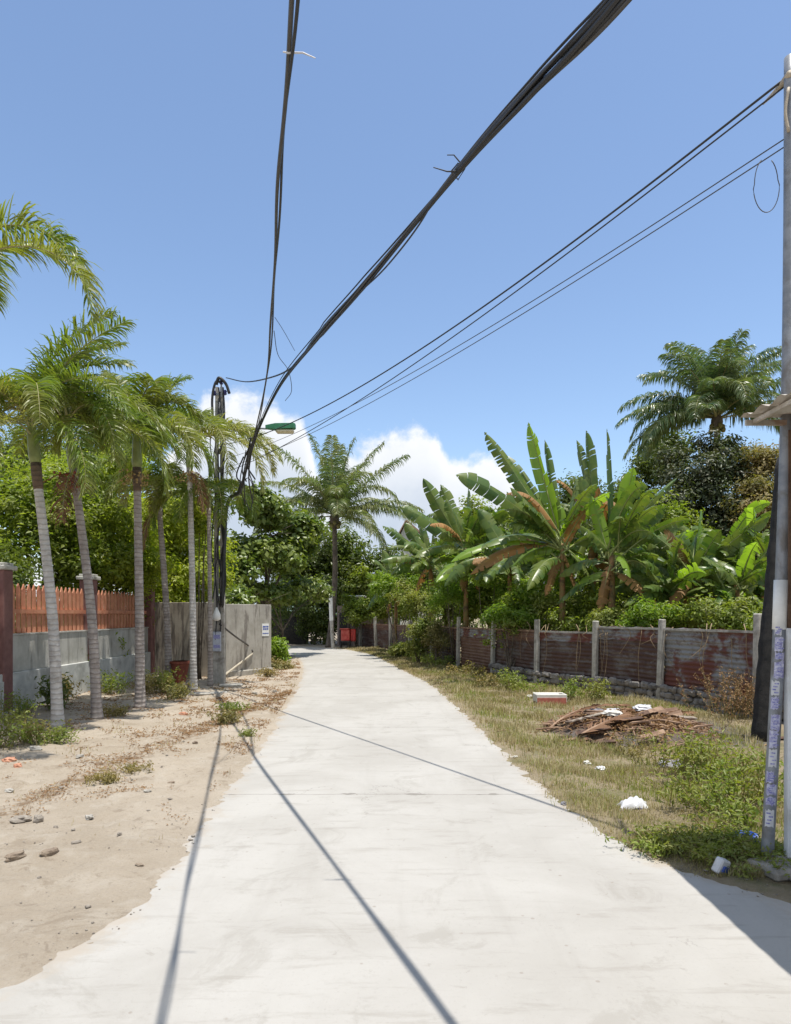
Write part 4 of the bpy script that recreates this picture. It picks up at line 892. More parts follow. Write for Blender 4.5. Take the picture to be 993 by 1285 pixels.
tag(np_build('dry_grass', V, F5, M['grass_dry']), 'sparse dry grass on the dirt verge at the left', 'grass', kind='stuff')
n = 90000; Y = np.exp(rng.uniform(np.log(7), np.log(32), n)); X = XL(Y) - rng.uniform(.05, 1, n) ** 1.3 * 6
k = (wob(X * 1.5, Y * 1.1) * .7 + wob(X * 4, Y * 3) * .5 +   .30 * np.clip((Y - 10) / 4, 0, 1) + 1.1 * np.exp(-((X + 4.1 - .12 * (Y - 9.5)) / .25) ** 2) * (Y > 8)) > rng.uniform(.1, 1.35, n); X, Y = X[k], Y[k]
V, F3 = leaves_np(np.stack([X, Y, hground(X, Y) + .012], 1), np.array([0, 0, 1.0]) + rng.normal(size=(len(X), 3)) * .35, rng.uniform(.018, .055, len(X)) * np.clip(Y / 11, .8, 1.6), rng, .4)
tag(np_build('leaf_litter', V, F3, M['dry_leaf']), 'fallen brown leaves scattered on the left verge', 'litter', kind='stuff')
n = 5200; Y = np.exp(rng.uniform(np.log(3.8), np.log(26), n)); left = rng.random(n) < .8
X = np.where(left, XL(Y) + .1 - np.abs(rng.normal(size=n)) * 2.4, XR(Y) - .12 + np.abs(rng.normal(size=n)) * 1.0)
kk = np.where(left, wob(X * 2.1 + 5, Y * 1.7) + .8 * wob(X * 5, Y * 4), 1.0) > rng.uniform(-.3, 1.3, n); X, Y = X[kk], Y[kk]; n = len(X)
sz = rng.uniform(.003, .012, n) * np.where(rng.random(n) < .06, 2.6, 1)
oc = np.array([(1, 0, 0), (0, 1, 0), (-1, 0, 0), (0, -1, 0), (0, 0, .6), (0, 0, -.6)], dtype=float)
J = rng.uniform(.6, 1.3, (n, 6, 1)); V = np.stack([X, Y, np.maximum(hground(X, Y), -.0) + sz * .3], 1)[:, None, :] + oc[None] * J * sz[:, None, None]
tri = np.array([(0, 1, 4), (1, 2, 4), (2, 3, 4), (3, 0, 4), (1, 0, 5), (2, 1, 5), (3, 2, 5), (0, 3, 5)])
F3 = (np.arange(n) * 6)[:, None, None] + tri[None]
tag(np_build('gravel', V.reshape(-1, 3), F3.reshape(-1, 3), M['rock']), 'small loose stones along the road edges', 'gravel', kind='stuff')

# ------------------------------------------------------------------ left boundary wall with pickets
WX = -8.7
t = thing('picket_wall', (WX, 19.6, 0), 'low white wall with an orange picket fence on top and maroon pillars', 'fence')
mb = MB(); mb.box((WX + .03, 19.45, .40), (.34, 9.5, 1.0), chamfer=.015); mb.box((WX + .2, 15.0, .32), (.05, .6, .84)); mb.build('plinth', M['plinth'], t)
mb = MB(); mb.box((WX, 19.45, 1.315), (.22, 9.5, .83), chamfer=.01); mb.box((WX, 19.45, 1.745), (.27, 9.46, .035)); mb.build('low_wall', M['low_wall'], t)
def picket_panel(y0, y1):
    mb = MB(); n = int((y1 - y0) / .225)
    for k in range(n):
        y = y0 + (k + .5) * (y1 - y0) / n; w = .15
        zt = 2.86
        for (za, zb) in ((1.765, 2.78),):
            mb.box((WX, y, (za + zb) / 2), (.036, w, zb - za), chamfer=.006)
        mb.add([(WX - .017, y - w / 2 + .006, 2.782), (WX + .017, y - w / 2 + .006, 2.782), (WX + .017, y + w / 2 - .006, 2.782), (WX - .017, y + w / 2 - .006, 2.782), (WX - .014, y, 2.782 + .13), (WX + .014, y, 2.782 + .13)],
               [(0, 1, 5, 4), (1, 2, 5), (2, 3, 4, 5), (3, 0, 4), (3, 2, 1, 0)])
    mb.box((WX + .044, (y0 + y1) / 2, 2.27), (.05, y1 - y0, .10)); mb.box((WX - .034, (y0 + y1) / 2, 1.83), (.03, y1 - y0, .10))
    return mb
picket_panel(15.22, 19.1).build('picket_panel', M['terracotta'], t); picket_panel(19.5, 23.75).build('picket_panel', M['terracotta'], t)
picket_panel(10.8, 14.8).build('picket_panel', M['terracotta'], t)
for py, lampg in ((15.0, False), (19.3, False), (23.95, True)):
    mb = MB(); mb.box((WX + .05, py, 1.66 if py > 15.5 else 1.62), (.36, .36, 3.02 if py > 15.5 else 3.1), chamfer=.015); pl = mb.build('pillar', M['maroon'], t)
    zt = 3.17
    mb = MB(); mb.box((WX + .05, py, zt + .05), (.50, .50, .10), chamfer=.02); mb.box((WX + .05, py, zt + .13), (.38, .38, .06), chamfer=.015); mb.build('cap', M['low_wall'], pl)
    if lampg:
        mb = MB(); mb.tube([(WX + .05, py, zt + .16), (WX + .05, py, zt + .25)], [.07, .05], 10); mb.sphere((WX + .05, py, zt + .38), .16, 14, 10); mb.build('lamp_globe', M['white_paint'], pl, True)
# extension of the wall toward the viewer, outside the frame
mb = MB(); mb.box((WX + .03, 12.3, .40), (.335, 4.8, .99)); mb.box((WX, 12.3, 1.315), (.215, 4.8, .825)); mb.build('low_wall', M['low_wall'], t)

# tall grey wall
A, B, C_ = Vector((-8.55, 24.25)), Vector((-5.95, 23.85)), Vector((-4.7, 25.6))
t = thing('boundary_wall', (-6, 24.5, 0), 'tall bare grey rendered wall across the left side with dark streaks', 'wall')
def wall_seg(a, b, h, th=.16, z0=-.1):
    d = (b - a); m = (a + b) / 2; mb = MB(); mb.box((m.x, m.y, (h + z0) / 2), (d.length, th, h - z0), math.atan2(d.y, d.x), chamfer=.012); return mb
wall_seg(A, B - Vector((.06, 0)), 2.62).build('back_face', M['grey_wall_dark'], t)
mb = wall_seg(B, C_, 2.56); mb.build('end_face', M['grey_wall'], t)
D_ = Vector((-7.3, 37)); mb = wall_seg(C_ + (D_ - C_).normalized() * .12 + Vector((-.02, 0)), D_, 2.5); mb.build('return_face', M['grey_wall'], t)
mb = MB(); d = (C_ - B).normalized(); nrm = Vector((d.y, -d.x))
m = (B + C_) / 2 + nrm * .12; mb.box((m.x, m.y, .08), ((C_ - B).length, .14, .28), math.atan2(d.y, d.x), chamfer=.03); mb.build('footing', M['grey_wall'], t)
# cracks in the rendered face: thin dark relief
# sign on that wall
ang = math.atan2(d.y, d.x)
pos = P(330, 790, 25.42); sg = thing('wall_sign', pos + Vector((0, 0, 0)), 'small white notice with blue print at the right end of the grey wall', 'sign')
q = B.lerp(C_, .86) + nrm * .0835
mb = MB(); mb.box((q.x + nrm.x * .006, q.y + nrm.y * .006, 1.63), (.34, .012, .46), ang); mb.build('board', M['white_paint'], sg)
mb = MB()
for r_, (z, segs) in enumerate(((1.745, ((-.14, -.03), (-.01, .05), (.07, .14))), (1.66, ((-.13, -.05), (-.03, .04), (.06, .13))), (1.50, ((-.15, .15),)))):
    for s0, s1 in segs:
        c_ = q + nrm * .0145 + d * (s0 + s1) / 2; mb.box((c_.x, c_.y, z), (s1 - s0, .005, .055 if r_ < 2 else .03), ang)
mb.build('print', M['blue_print'], sg)
# plank leaning from the pole foot up to the wall, cable down to it
mb = MB(); a0 = G(281, 851) + Vector((0, -.25, .06)); a1 = Vector((B.lerp(C_, .55).x + nrm.x * .12, B.lerp(C_, .55).y + nrm.y * .12, .78))
mb.tube([a0, a0.lerp(a1, .5), a1], [.035, .035, .03], 6)
tag(mb.build('wooden_prop', flat('prop_wood', (.48, .43, .34), .85)), 'pale pole propped from the pole foot against the grey wall', 'prop')
# clay pot by the wall
t0 = G(226, 858); mb = MB(); mb.lathe(t0, [(.14, 0), (.17, .05), (.25, .45), (.28, .62), (.31, .64), (.31, .72), (.27, .72), (.24, .55), (.05, .5)], 16)
pt = mb.build('clay_pot', rough_mat('clay', (.19, .05, .03), (.26, .075, .045), 6, .8), smooth_=False); tag(pt, 'reddish brown pot standing at the foot of the grey wall', 'pot')

# ------------------------------------------------------------------ left utility pole, lamp and cables
PX, PY = -5.55, 21.6
zt = 9.35
t = thing('utility_pole', (PX, PY, 0), 'slotted concrete utility pole wrapped in black cables on the left verge', 'utility pole')
mb = MB()
for sx in (-1, 1):
    mb.add([(PX + sx * w0 - hw, PY + sy * hy, z) for z, w0, hw, hy in ((-.1, .115, .06, .12), (zt, .075, .04, .075)) for sy, hw in ((-1, hw), (-1, -hw), (1, -hw), (1, hw))],
           [(3, 2, 1, 0), (4, 5, 6, 7), (0, 1, 5, 4), (1, 2, 6, 5), (2, 3, 7, 6), (3, 0, 4, 7)])
z = .0
while z < zt:
    f = z / zt; hgt = 2.2 if z < .1 else .16
    mb.box((PX, PY, z + hgt / 2), (.14 - .05 * f, .18 - .08 * f, hgt)); z += hgt + .42
mb.build('shaft', M['concrete_post'], t)
for c_, d_ in (((PX, PY - .13, zt - .25), (.42, .05, .06)), ((PX, PY - .13, zt - 1.0), (.36, .05, .06)), ((PX + .1, PY - .165, zt - .1), (.05, .02, .5))):
    mb = MB(); mb.box(c_, d_); mb.build('bracket', M['steel'], t)
mb = MB()
for dx, z in ((.1, zt + .14), (.22, zt - .18), (-.12, zt - .2)):
    mb.lathe((PX + dx, PY - .16, z - .1), [(.03, 0), (.06, .03), (.035, .06), (.06, .10), (.03, .15)], 10)
mb.build('insulator', M['dark_blue'], t, True)
rng = np.random.default_rng(5); mb = MB()
for k in range(7):
    x0 = PX + rng.uniform(-.13, .22); pts = [(x0 + rng.normal() * .04 + (.06 * math.sin(z * 1.7 + k)), PY - .17 - rng.uniform(0, .06), z) for z in np.linspace(zt - .05 - rng.uniform(0, 2.5) * (k > 2), rng.uniform(1.3, 3.5), 9)]
    mb.tube(catmull(pts, 28), .016 + .008 * rng.random(), 5)
mb.tube(catmull([(PX - .05, PY - .2, zt + .02), (PX + .05, PY - .25, zt + .22), (PX + .25, PY - .22, zt + .05), (PX + .36, PY - .2, zt - .25)], 16), .05, 6)
mb.tube(catmull([(PX - .15, PY - .2, zt - 1.2), (PX - .17, PY - .22, zt - .4), (PX - .06, PY - .22, zt + .1), (PX + .1, PY - .2, zt + .1)], 16), .04, 6)
mb.build('downlead', M['black_rubber'], t, True)
mb = MB(); mb.lathe((PX - .02, PY - .27, 2.0), [(.05, 0), (.13, .05), (.12, .2), (.06, .34), (.03, .42)], 12); mb.build('cable_closure', M['white_paint'], t, True)
mb = MB(); mb.box((PX - .03, PY - .19, 1.35), (.26, .05, .62), chamfer=.015); nt = mb.build('notice_strip', flat('notice_grey', (.42, .45, .52), .6), t)
mb = MB(); mb.box((PX - .03, PY - .217, 1.5), (.2, .004, .12)); mb.box((PX - .03, PY - .217, 1.2), (.2, .004, .1)); mb.build('print', M['faded_print'], nt)
# a cable that runs down from the pole to the wall face
mb = MB(); mb.tube(catmull([(PX + .05, PY - .2, 1.9), (PX + .35, PY + .8, 1.45), Vector((B.lerp(C_, .45).x + nrm.x * .1, B.lerp(C_, .45).y + nrm.y * .1, 1.1)), Vector((B.lerp(C_, .57).x + nrm.x * .1, B.lerp(C_, .57).y + nrm.y * .1, .85))], 20), .03, 6)
tag(mb.build('slack_cable', M['grey_rubber'], smooth_=True), 'slack dark cable dropping from the pole to the grey wall', 'cable')
# street lamp on an arm
L0 = Vector((PX + .1, PY - .1, P(0, 548, PY).z)); L1 = P(336, 538, PY - .6)
t2 = thing('street_lamp', L0, 'green street lamp head on an arm from the utility pole', 'street lamp')
mb = MB(); mb.tube(catmull([L0, L0.lerp(L1, .5) + Vector((0, 0, .12)), L1], 14), .028, 8); mb.build('arm', M['steel'], t2, True)
hd = P(352, 536, PY - .6); mb = MB()
mb.add([(hd.x + x, hd.y + y * s, hd.z + z) for x, s, z0, z1 in ((-.45, .07, -.05, .06), (-.15, .13, -.08, .11), (.42, .13, -.05, .12), (.46, .11, -.03, .1)) for y, z in ((-1, z0), (1, z0), (1, z1 * .8), (.5, z1), (-.5, z1), (-1, z1 * .8))],
       [(0, 1, 2, 3, 4, 5)] + [tuple(18 + i for i in range(5, -1, -1))] + [(j * 6 + k, j * 6 + (k + 1) % 6, j * 6 + 6 + (k + 1) % 6, j * 6 + 6 + k) for j in range(3) for k in range(6)])
mb.build('lamp_head', M['lamp_green'], t2)
mb = MB(); mb.box((hd.x + .14, hd.y, hd.z - .13), (.56, .2, .13), chamfer=.05); mb.build('lens', M['lamp_lens'], t2)

def cable(name, pts, r, label, mat='black_rubber', n=70, group=None, parent=None):
    mb = MB(); mb.tube(catmull(pts, n), r, 6); o = mb.build(name, M[mat], parent, True)
    if label: tag(o, label, 'cable', group)
    return o
# heavy bundle: depth solved from its course in the picture together with its shadow on the road
SX = -0.13
def solve_B(x, y, a=1.569, b=-.364):
    v = (771 - y) / F; Y = (a - SX * CAM_H) / ((x - 496.5) / F - b + SX * v); return P(x, y, Y)
main = [solve_B(x, y) for x, y in ((775, 0), (668, 112), (575, 215), (460, 355), (400, 422))]
back = [main[0] + (main[0] - main[1]) * 1.0 * k + Vector((0, 0, .10 * k * k)) for k in (4, 2, 1)]
hang = [P(352, 482, 12.6), P(326, 535, 15.8), P(313, 575, 17.6), P(304, 612, 18.6)]
t = thing('cable_bundle', main[2], 'heavy bundle of black cables crossing the sky from upper right to the pole', 'cable')
rng = np.random.default_rng(9); path = catmull(back + main + hang, 120)
def strand(k, r, amp, ph, tw, end=None):
    mb = MB(); pts = []
    for i, p in enumerate(path):
        Yp = p.y; am = amp * (.35 + .95 * min(1, abs(Yp - 5.4) / 1.8)) * (1.0 if Yp < 9 else .75)
        an = ph + tw * i * .12
        pts.append(p + Vector((math.cos(an) * am * .45, 0, math.sin(an) * am * 1.25)))
    if end is not None:
        cut = [i for i, p in enumerate(path) if p.y < 10.2][-1]; pts = pts[:cut]; pts = pts + catmull([pts[-1]] + end, 30)[1:]
    mb.tube(pts, r, 6); mb.build('cable', M['black_rubber' if k % 3 else 'grey_rubber'], t, True)
topend = [P(370, 458, 13.0), P(345, 472, 15.5), P(310, 479, 18.5), P(284, 474, PY - .2)]
strand(1, .017, .020, 0, .9, topend); strand(2, .014, .022, 2.0, .8, topend); strand(3, .013, .030, 4.0, .7); strand(4, .017, .018, 5.2, -.6); strand(5, .009, .038, 1.2, .35); strand(6, .011, .036, 3.3, .5, topend)
strand(7, .008, .062, .6, .12); strand(8, .013, .014, 2.7, 1.1)
mb = MB(); c0 = solve_B(575, 215)
mb.tube([c0 + Vector((-.18, 0, .03)), c0 + Vector((-.08, 0, .0)), c0], [.004, .006, .008], 4); mb.tube([c0 + Vector((-.08, 0, .12)), c0 + Vector((-.03, 0, .12)), c0 + Vector((.02, 0, .06))], [.004, .005, .006], 4)
mb.tube([c0 + Vector((-.05, 0, 0)), c0 + Vector((.0, 0, .06)), c0 + Vector((.05, 0, .02)), c0 + Vector((.0, 0, -.06)), c0 + Vector((-.05, 0, 0))], .006, 5); mb.build('tie_wire', M['black_rubber'], t)
# loose loop hanging from the bundle
cable('slack_cable', [solve_B(545, 250), solve_B(526, 282), solve_B(503, 313), solve_B(478, 342), solve_B(452, 366)], .008, 'loose strand hanging in a shallow loop below the heavy bundle')
# single thinner cable left of the bundle
Apts = [P(368, 0, 3.35), P(362, 80, 3.95), P(352, 200, 5.1), P(345, 330, 7.1), P(340, 420, 9.5), P(333, 480, 12.3), P(322, 535, 15.6), P(311, 572, 17.4), P(303, 610, 18.5)]
_Y = np.array([p.y for p in Apts[:8]]); _cx = np.polyfit(_Y, [p.x for p in Apts[:8]], 3); _cz = np.polyfit(_Y, [p.z for p in Apts[:8]], 3)
_bx, _bz = np.polyval(np.polyder(_cx), 3.35), np.polyval(np.polyder(_cz), 3.35)
Apts = [Vector((np.polyval(_cx, 3.35) - _bx * k, 3.35 - k, np.polyval(_cz, 3.35) - _bz * k * .6 + .02 * k * k)) for k in (10, 6, 3, 1.2)] + [Vector((np.polyval(_cx, y), y, np.polyval(_cz, y))) for y in (3.35, 4.4, 5.6, 7.2, 9.2, 11.5, 14, 16, 17.4)] + [Apts[-1]]
t = thing('twin_cable', Apts[6], 'pair of black cables coming down almost vertically from the top of the view', 'cable')
for k, (r, ox) in enumerate(((.014, -.004), (.010, .014))):
    mb = MB(); pp = catmull(Apts, 110); mb.tube([p + Vector((ox + .008 * math.sin(i * .35 + k * 2), 0, .012 * math.cos(i * .35 + k * 3))) for i, p in enumerate(pp)], r, 6); mb.build('cable', M['black_rubber' if k else 'grey_rubber'], t, True)
mb = MB(); c0 = P(362, 66, 3.8)
mb.tube([c0 + Vector((-.03, 0, .005)), c0 + Vector((.0, 0, 0)), c0 + Vector((.08, 0, .0)), c0 + Vector((.15, 0, -.03))], [.004, .006, .005, .003], 5); mb.build('tie_wire', flat('white_wire', (.6, .6, .62), .5), t)
# where the cables are gathered: hanging tails and the lead to the pole
rng = np.random.default_rng(10)
t = thing('cable_tail', P(308, 600, 18.2), 'bunch of slack black cables hanging beside the street lamp', 'cable')
for k in range(7):
    p0 = P(326 - 3 * k + rng.uniform(-3, 3), 525 + 8 * k, 15.9 + .28 * k); e = P(312 + rng.uniform(-9, 10), 600 + rng.uniform(-10, 40), 18.0 + rng.uniform(-.6, .6)); m = p0.lerp(e, .5) + Vector((-.12 - .1 * rng.random(), 0, -.12))
    mb = MB(); mb.tube(catmull([p0, m, e], 16), .012 + .01 * rng.random(), 5); mb.build('cable', M['black_rubber'], t, True)
mb = MB(); mb.tube(catmull([P(304, 606, 18.6), P(300, 618, 19.2), P(290, 624, 20.4), P(284, 640, PY - .25), P(282, 680, PY - .25), P(279, 760, PY - .25)], 40), .06, 7); mb.build('cable', M['black_rubber'], t, True)
mb = MB(); mb.tube(catmull([P(304, 606, 18.6), P(312, 600, 18.7), P(318, 615, 18.8), P(314, 640, 18.8), P(307, 625, 18.7)], 30), .012, 5); mb.build('cable', M['black_rubber'], t, True)
cable('slack_cable', [P(345, 398, 9.2), P(356, 415, 9.6), P(370, 440, 10.1)], .004, 'thin loose wire running from the twin cables down to the bundle')
cable('slack_cable', [P(344, 415, 9.2), P(349, 445, 9.8), P(362, 465, 10.8), P(366, 490, 11.2), P(358, 503, 11.2)], .005, 'thin curled wire end hanging right of the twin cables')
# cables from the right pole to the left pole
RT = P(990, 95, 6.03)
def span(a, b, sag, n=12):
    a, b = Vector(a), Vector(b); return [a.lerp(b, i / n) + Vector((0, 0, -4 * sag * (i / n) * (1 - i / n))) for i in range(n + 1)]
e1 = Vector((PX + .1, PY - .15, P(0, 560, PY).z))
gc = 'thin cables from the right pipe to the left pole'
cable('span_cable', span(RT, e1, .62), .011, 'uppermost of the thin cables crossing to the left pole', group=gc)
cable('span_cable', span(RT + Vector((.02, 0, -.05)), e1 + Vector((0, 0, -.9)), .42), .008, 'second thin cable, leaving the same fitting and dropping lower', group=gc)
e2 = Vector((PX + .1, PY - .15, P(0, 590, PY).z))
S0 = P(985, 174, 6.05)
cable('span_cable', span(S0, e2 + Vector((0, 0, .3)), .40), .0055, 'third thin cable, upper of the lower pair', 'grey_rubber', group=gc)
cable('span_cable', span(P(985, 184, 6.05), e2, .36), .0055, 'lowest thin cable crossing to the left pole', 'grey_rubber', group=gc)
mb = MB(); cc = P(962, 232, 6.0); pts = [cc + Vector((.115 * math.cos(a) * (1 if math.sin(a) < 0 else .9), 0, .24 * math.sin(a))) for a in np.linspace(2.0, 7.4, 30)]
mb.tube(pts, .004, 5); tag(mb.build('wire_loop', M['grey_rubber'], smooth_=True), 'thin wire loop hanging under the cables near the right pipe', 'cable')

# ------------------------------------------------------------------ right pipe pole, black post, shed
foot = G(964, 1087)
pts = [Vector((foot.x, foot.y, -.05)), P(964, 1060, 6.0), P(978, 800, 6.0), P(988, 520, 6.0), P(991.5, 300, 6.0), P(992.5, 72, 6.0)]
t = thing('pipe_pole', (foot.x, foot.y, 0), 'tall grey pipe pole at the right edge plastered with purple leaflets', 'pole')
mb = MB(); mb.tube(catmull(pts, 40), [.052] * 41, 14); mb.build('pipe', M['steel'], t, True)
def on_pole(y): 
    ys = [1060, 800, 520, 300, 72]; xs = [964, 978, 988, 991.5, 992.5]
    return P(float(np.interp(-y, [-v for v in ys], xs)), y, 6.0)
mb = MB(); mb.tube([on_pole(790), on_pole(728)], .0575, 14); mb.build('painted_band', M['white_paint'], t, True)
rng = np.random.default_rng(17); y = 1035.0; n_ = 0
while y > 795:
    h = rng.uniform(9, 30); a, b_ = on_pole(y), on_pole(y - h * rng.uniform(.7, .98)); t00 = rng.uniform(-14, 12); tw_ = rng.uniform(58, 100)
    mb = MB(); r = .0555 + .002 * (n_ % 2); vs = []; k0 = 7
    for p in (a, b_):
        for k in range(k0): 
            th = R(205 + t00 + tw_ * k / (k0 - 1)); vs.append(p + Vector((math.cos(th) * r, math.sin(th) * r, rng.normal() * .006)))
    mb.add(vs, [(k, k + 1, k0 + k + 1, k0 + k) for k in range(k0 - 1)]); lf = mb.build('leaflet', M['purple_print'] if n_ % 4 else M['bag'], t)
    mb = MB()
    for q in range(4):
        p = a.lerp(b_, .18 + .21 * q); vs = []
        for dz in (-.006, .006):
            for k in range(4):
                th = R(214 + t00 + 10 * ((q * 7 + n_) % 3) + (34 + 14 * (n_ % 2)) * k / 3); vs.append(p + Vector((math.cos(th) * (r + .002), math.sin(th) * (r + .002), dz)))
        mb.add(vs, [(k, k + 1, 4 + k + 1, 4 + k) for k in range(3)])
    mb.build('print', M['faded_print'], lf)
    y -= h; n_ += 1
mb = MB()
a = P(992, 92, 5.95); b_ = P(958, 130, 6.5)
mb.tube(catmull([a, a.lerp(b_, .5) + Vector((0, 0, -.015)), b_], 10), [.03, .03, .028, .026, .024, .022, .02, .017, .014, .012, .01], 8)
mb.tube(catmull([P(990, 110, 5.95), P(986, 140, 5.95), P(990, 165, 5.94)], 10), .014, 6); mb.build('cable_clamp', flat('clamp_tan', (.42, .36, .28), .6), t, True)

a = G(954, 930); b_ = P(984, 575, a.y)
t = thing('black_post', a, 'thick black leaning post between the fence and the leaning pipe', 'post')
mb = MB(); rng = np.random.default_rng(4)
mb.tube([Vector(a) + (b_ - Vector(a)) * (i / 24) + Vector((rng.normal() * .006, 0, -.05 if i == 0 else 0)) for i in range(25)], [.155 - .0016 * i + rng.normal() * .006 for i in range(25)], 10); mb.build('post', M['black_wood'], t, True)

WXR = 3.43
t = thing('white_shed', (WXR, 5.9, 0), 'white metal sided shed with a corrugated tin awning at the right edge', 'shed')
mb = MB(); n = 46; vs = []; fs = []
for i in range(n + 1):
    yy = 5.93 - i * 4.4 / n; dx = .012 * math.sin(i * 2.1)
    vs += [(WXR + dx, yy, .08), (WXR + dx, yy, 2.02)]
fs = [(2 * i, 2 * i + 1, 2 * i + 3, 2 * i + 2) for i in range(n)]
mb.add(vs, fs)
M['shed_white'] = rough_mat('shed_white', (.70, .72, .74), (.80, .81, .82), 3, .55, c=(.60, .60, .58), cs=1.2, bstr=.1); mb.build('side_sheet', M['shed_white'], t, True)
mb = MB(); mb.box((WXR + 1.5, 5.95, 1.02), (3.0, .05, 1.96)); mb.build('back_sheet', M['shed_white'], t)
mb = MB(); mb.box((WXR - .0, 5.96, 1.03), (.07, .06, 2.1)); mb.box((WXR + .03, 3.7, 2.06), (.06, 4.4, .07)); mb.build('frame', M['shed_white'], t)
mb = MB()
mb.box((WXR + 1.5, 3.7, 3.0), (2.4, 4.2, 1.7)); mb.build('dark_interior', M['dark_tin_and_shade'], t)  # solid near-black box, paints the shade of the space under the awning
mb = MB(); mb.box((WXR + .02, 5.97, 2.9), (.08, .06, 1.8)); mb.box((WXR + .02, 1.5, 1.9), (.08, .06, 3.8)); mb.build('post', M['wood_dark'], t)
mb = MB(); mb.box((WXR + .05, 5.99, 1.98), (.12, .04, .16)); mb.build('latch_box', M['red_faded'], t)
mb = MB(); 
for i, (rx, hz) in enumerate(((.06, .5), (.1, .36), (.05, .7))):
    pass
ny_, nx_ = 90, 6; vs = []
for j in range(ny_ + 1):
    yy = 6.02 - j * 5.2 / ny_
    for i in range(nx_ + 1):
        xx = 3.03 + i * 3.2 / nx_; vs.append((xx, yy, 3.92 + .05 * i / nx_ + .022 * math.sin(j * 1.35) + (.01 * math.sin(j * .4 + 1) if i == 0 else 0)))
mb.add(vs, [(j * (nx_ + 1) + i, j * (nx_ + 1) + i + 1, (j + 1) * (nx_ + 1) + i + 1, (j + 1) * (nx_ + 1) + i) for j in range(ny_) for i in range(nx_)])
aw = mb.build('awning', M['tin'], t, True)
mb = MB(); mb.box((3.12, 3.5, 3.875), (.03, 4.9, .035)); mb.box((4.6, 5.97, 3.87), (3.1, .03, .045)); mb.build('batten', M['tin'], aw)

# stone slabs at the pole foot
rng = np.random.default_rng(23)
def rock(name, c_, d, label, mat, seed, cat='stone', group=None, rz=0.0):
    r = np.random.default_rng(seed); mb = MB(); mb.sphere((0, 0, 0), 1.0, 11, 7, jit=.27, rng=r)
    ca, sa = math.cos(rz), math.sin(rz); z0 = float(hground(c_[0], c_[1]))
    mb.v = [(c_[0] + (x * ca * d[0] - y * sa * d[1]), c_[1] + (x * sa * d[0] + y * ca * d[1]), max(z0, -.0) + d[2] * .55 + max(-.7, min(.75, z)) * d[2]) for x, y, z in mb.v]
    return tag(mb.build(name, M[mat]), label, cat, group)
t = MB(); t.box((3.36, 5.83, .05), (.62, .36, .09), .25, chamfer=.025); tag(t.build('stone_slab', M['slab']), 'flat broken slab at the foot of the leaning pipe', 'stone')
t = MB(); t.box((3.46, 5.52, .045), (.5, .26, .08), -.2, chamfer=.03); tag(t.build('stone_slab', M['slab']), 'smaller slab in front of the white shed', 'stone')
rock('stone', G(25, 1032), (.11, .07, .045), 'flat grey stone, larger of the pair on the dirt', 'rock', 1, rz=.2)
rock('stone', G(48, 1032), (.05, .045, .055), 'rounded brown stone right of the flat grey one', 'rock', 2)
rock('stone', G(70, 1040), (.025, .02, .02), 'smallest dark stone right of the pair on the dirt', 'rock', 3)
rock('stone', G(77, 993), (.03, .03, .025), 'pebble sized dark stone in the middle of the dirt verge', 'rock', 4)
rock('broken_brick', G(12, 958), (.10, .07, .05), 'broken orange brick below the weeds at the left edge', 'brick', 5, cat='brick')
rock('broken_brick', G(22, 966), (.06, .05, .04), 'smaller brick piece beside the broken orange brick', 'brick', 6, cat='brick')
rock('stone', G(45, 945), (.10, .07, .05), 'pale chunk of rubble under the low weeds at the left', 'concrete_post', 7)
rock('stone', G(12, 995), (.06, .04, .03), 'whitish flat stone at the left edge of the dirt', 'concrete_post', 8)
rock('stone', G(230, 898), (.09, .06, .05), 'reddish lump of earth on the verge below the slim pale palm', 'brick', 9)
rs = np.random.default_rng(88)
for i, (x, y, d_, lab, mk) in enumerate([(112, 1030, .045, 'whitish stone below the flat weed tuft', 'concrete_post'), (95, 1060, .035, 'grey stone alone on the lower dirt verge', 'rock'), (150, 1052, .03, 'small stone at the middle of the dirt verge', 'rock'),
                                         (20, 1085, .06, 'dark clod of earth at the left edge of the lower verge', 'clod'), (62, 1078, .05, 'long clod of earth on the lower verge', 'clod'), (185, 1000, .04, 'pale pebble right of the weed tufts', 'concrete_post'),
                                         (215, 985, .04, 'brown pebble near the road edge', 'clod'), (175, 1090, .03, 'small dark stone lowest on the verge', 'clod'), (100, 955, .06, 'pale rubble lump below the palest palm', 'concrete_post'), (245, 935, .05, 'brown lump left of the road edge weeds', 'clod'),
                                         (320, 872, .09, 'flat rubble by the road below the wall corner', 'concrete_post'), (345, 870, .07, 'small rubble closest to the road below the wall corner', 'rock')]):
    rock('stone', G(x, y), (d_ * rs.uniform(.9, 1.7), d_ * rs.uniform(.7, 1), d_ * rs.uniform(.4, .8)), lab, mk, 900 + i, rz=rs.uniform(0, 3))
for i, (x, y, r) in enumerate(((255, 873, .3), (290, 862, .34), (275, 872, .22))):
    p = G(x, y); t = MB(); t.box((p.x, p.y, .05), (r * 2, r, .07), .2 * i - .1, chamfer=.02); tag(t.build('stone_slab', M['concrete_post']), ['flat concrete piece left of the pole foot', 'largest flat concrete piece right of the pole foot', 'small flat concrete piece before the pole foot'][i], 'stone')

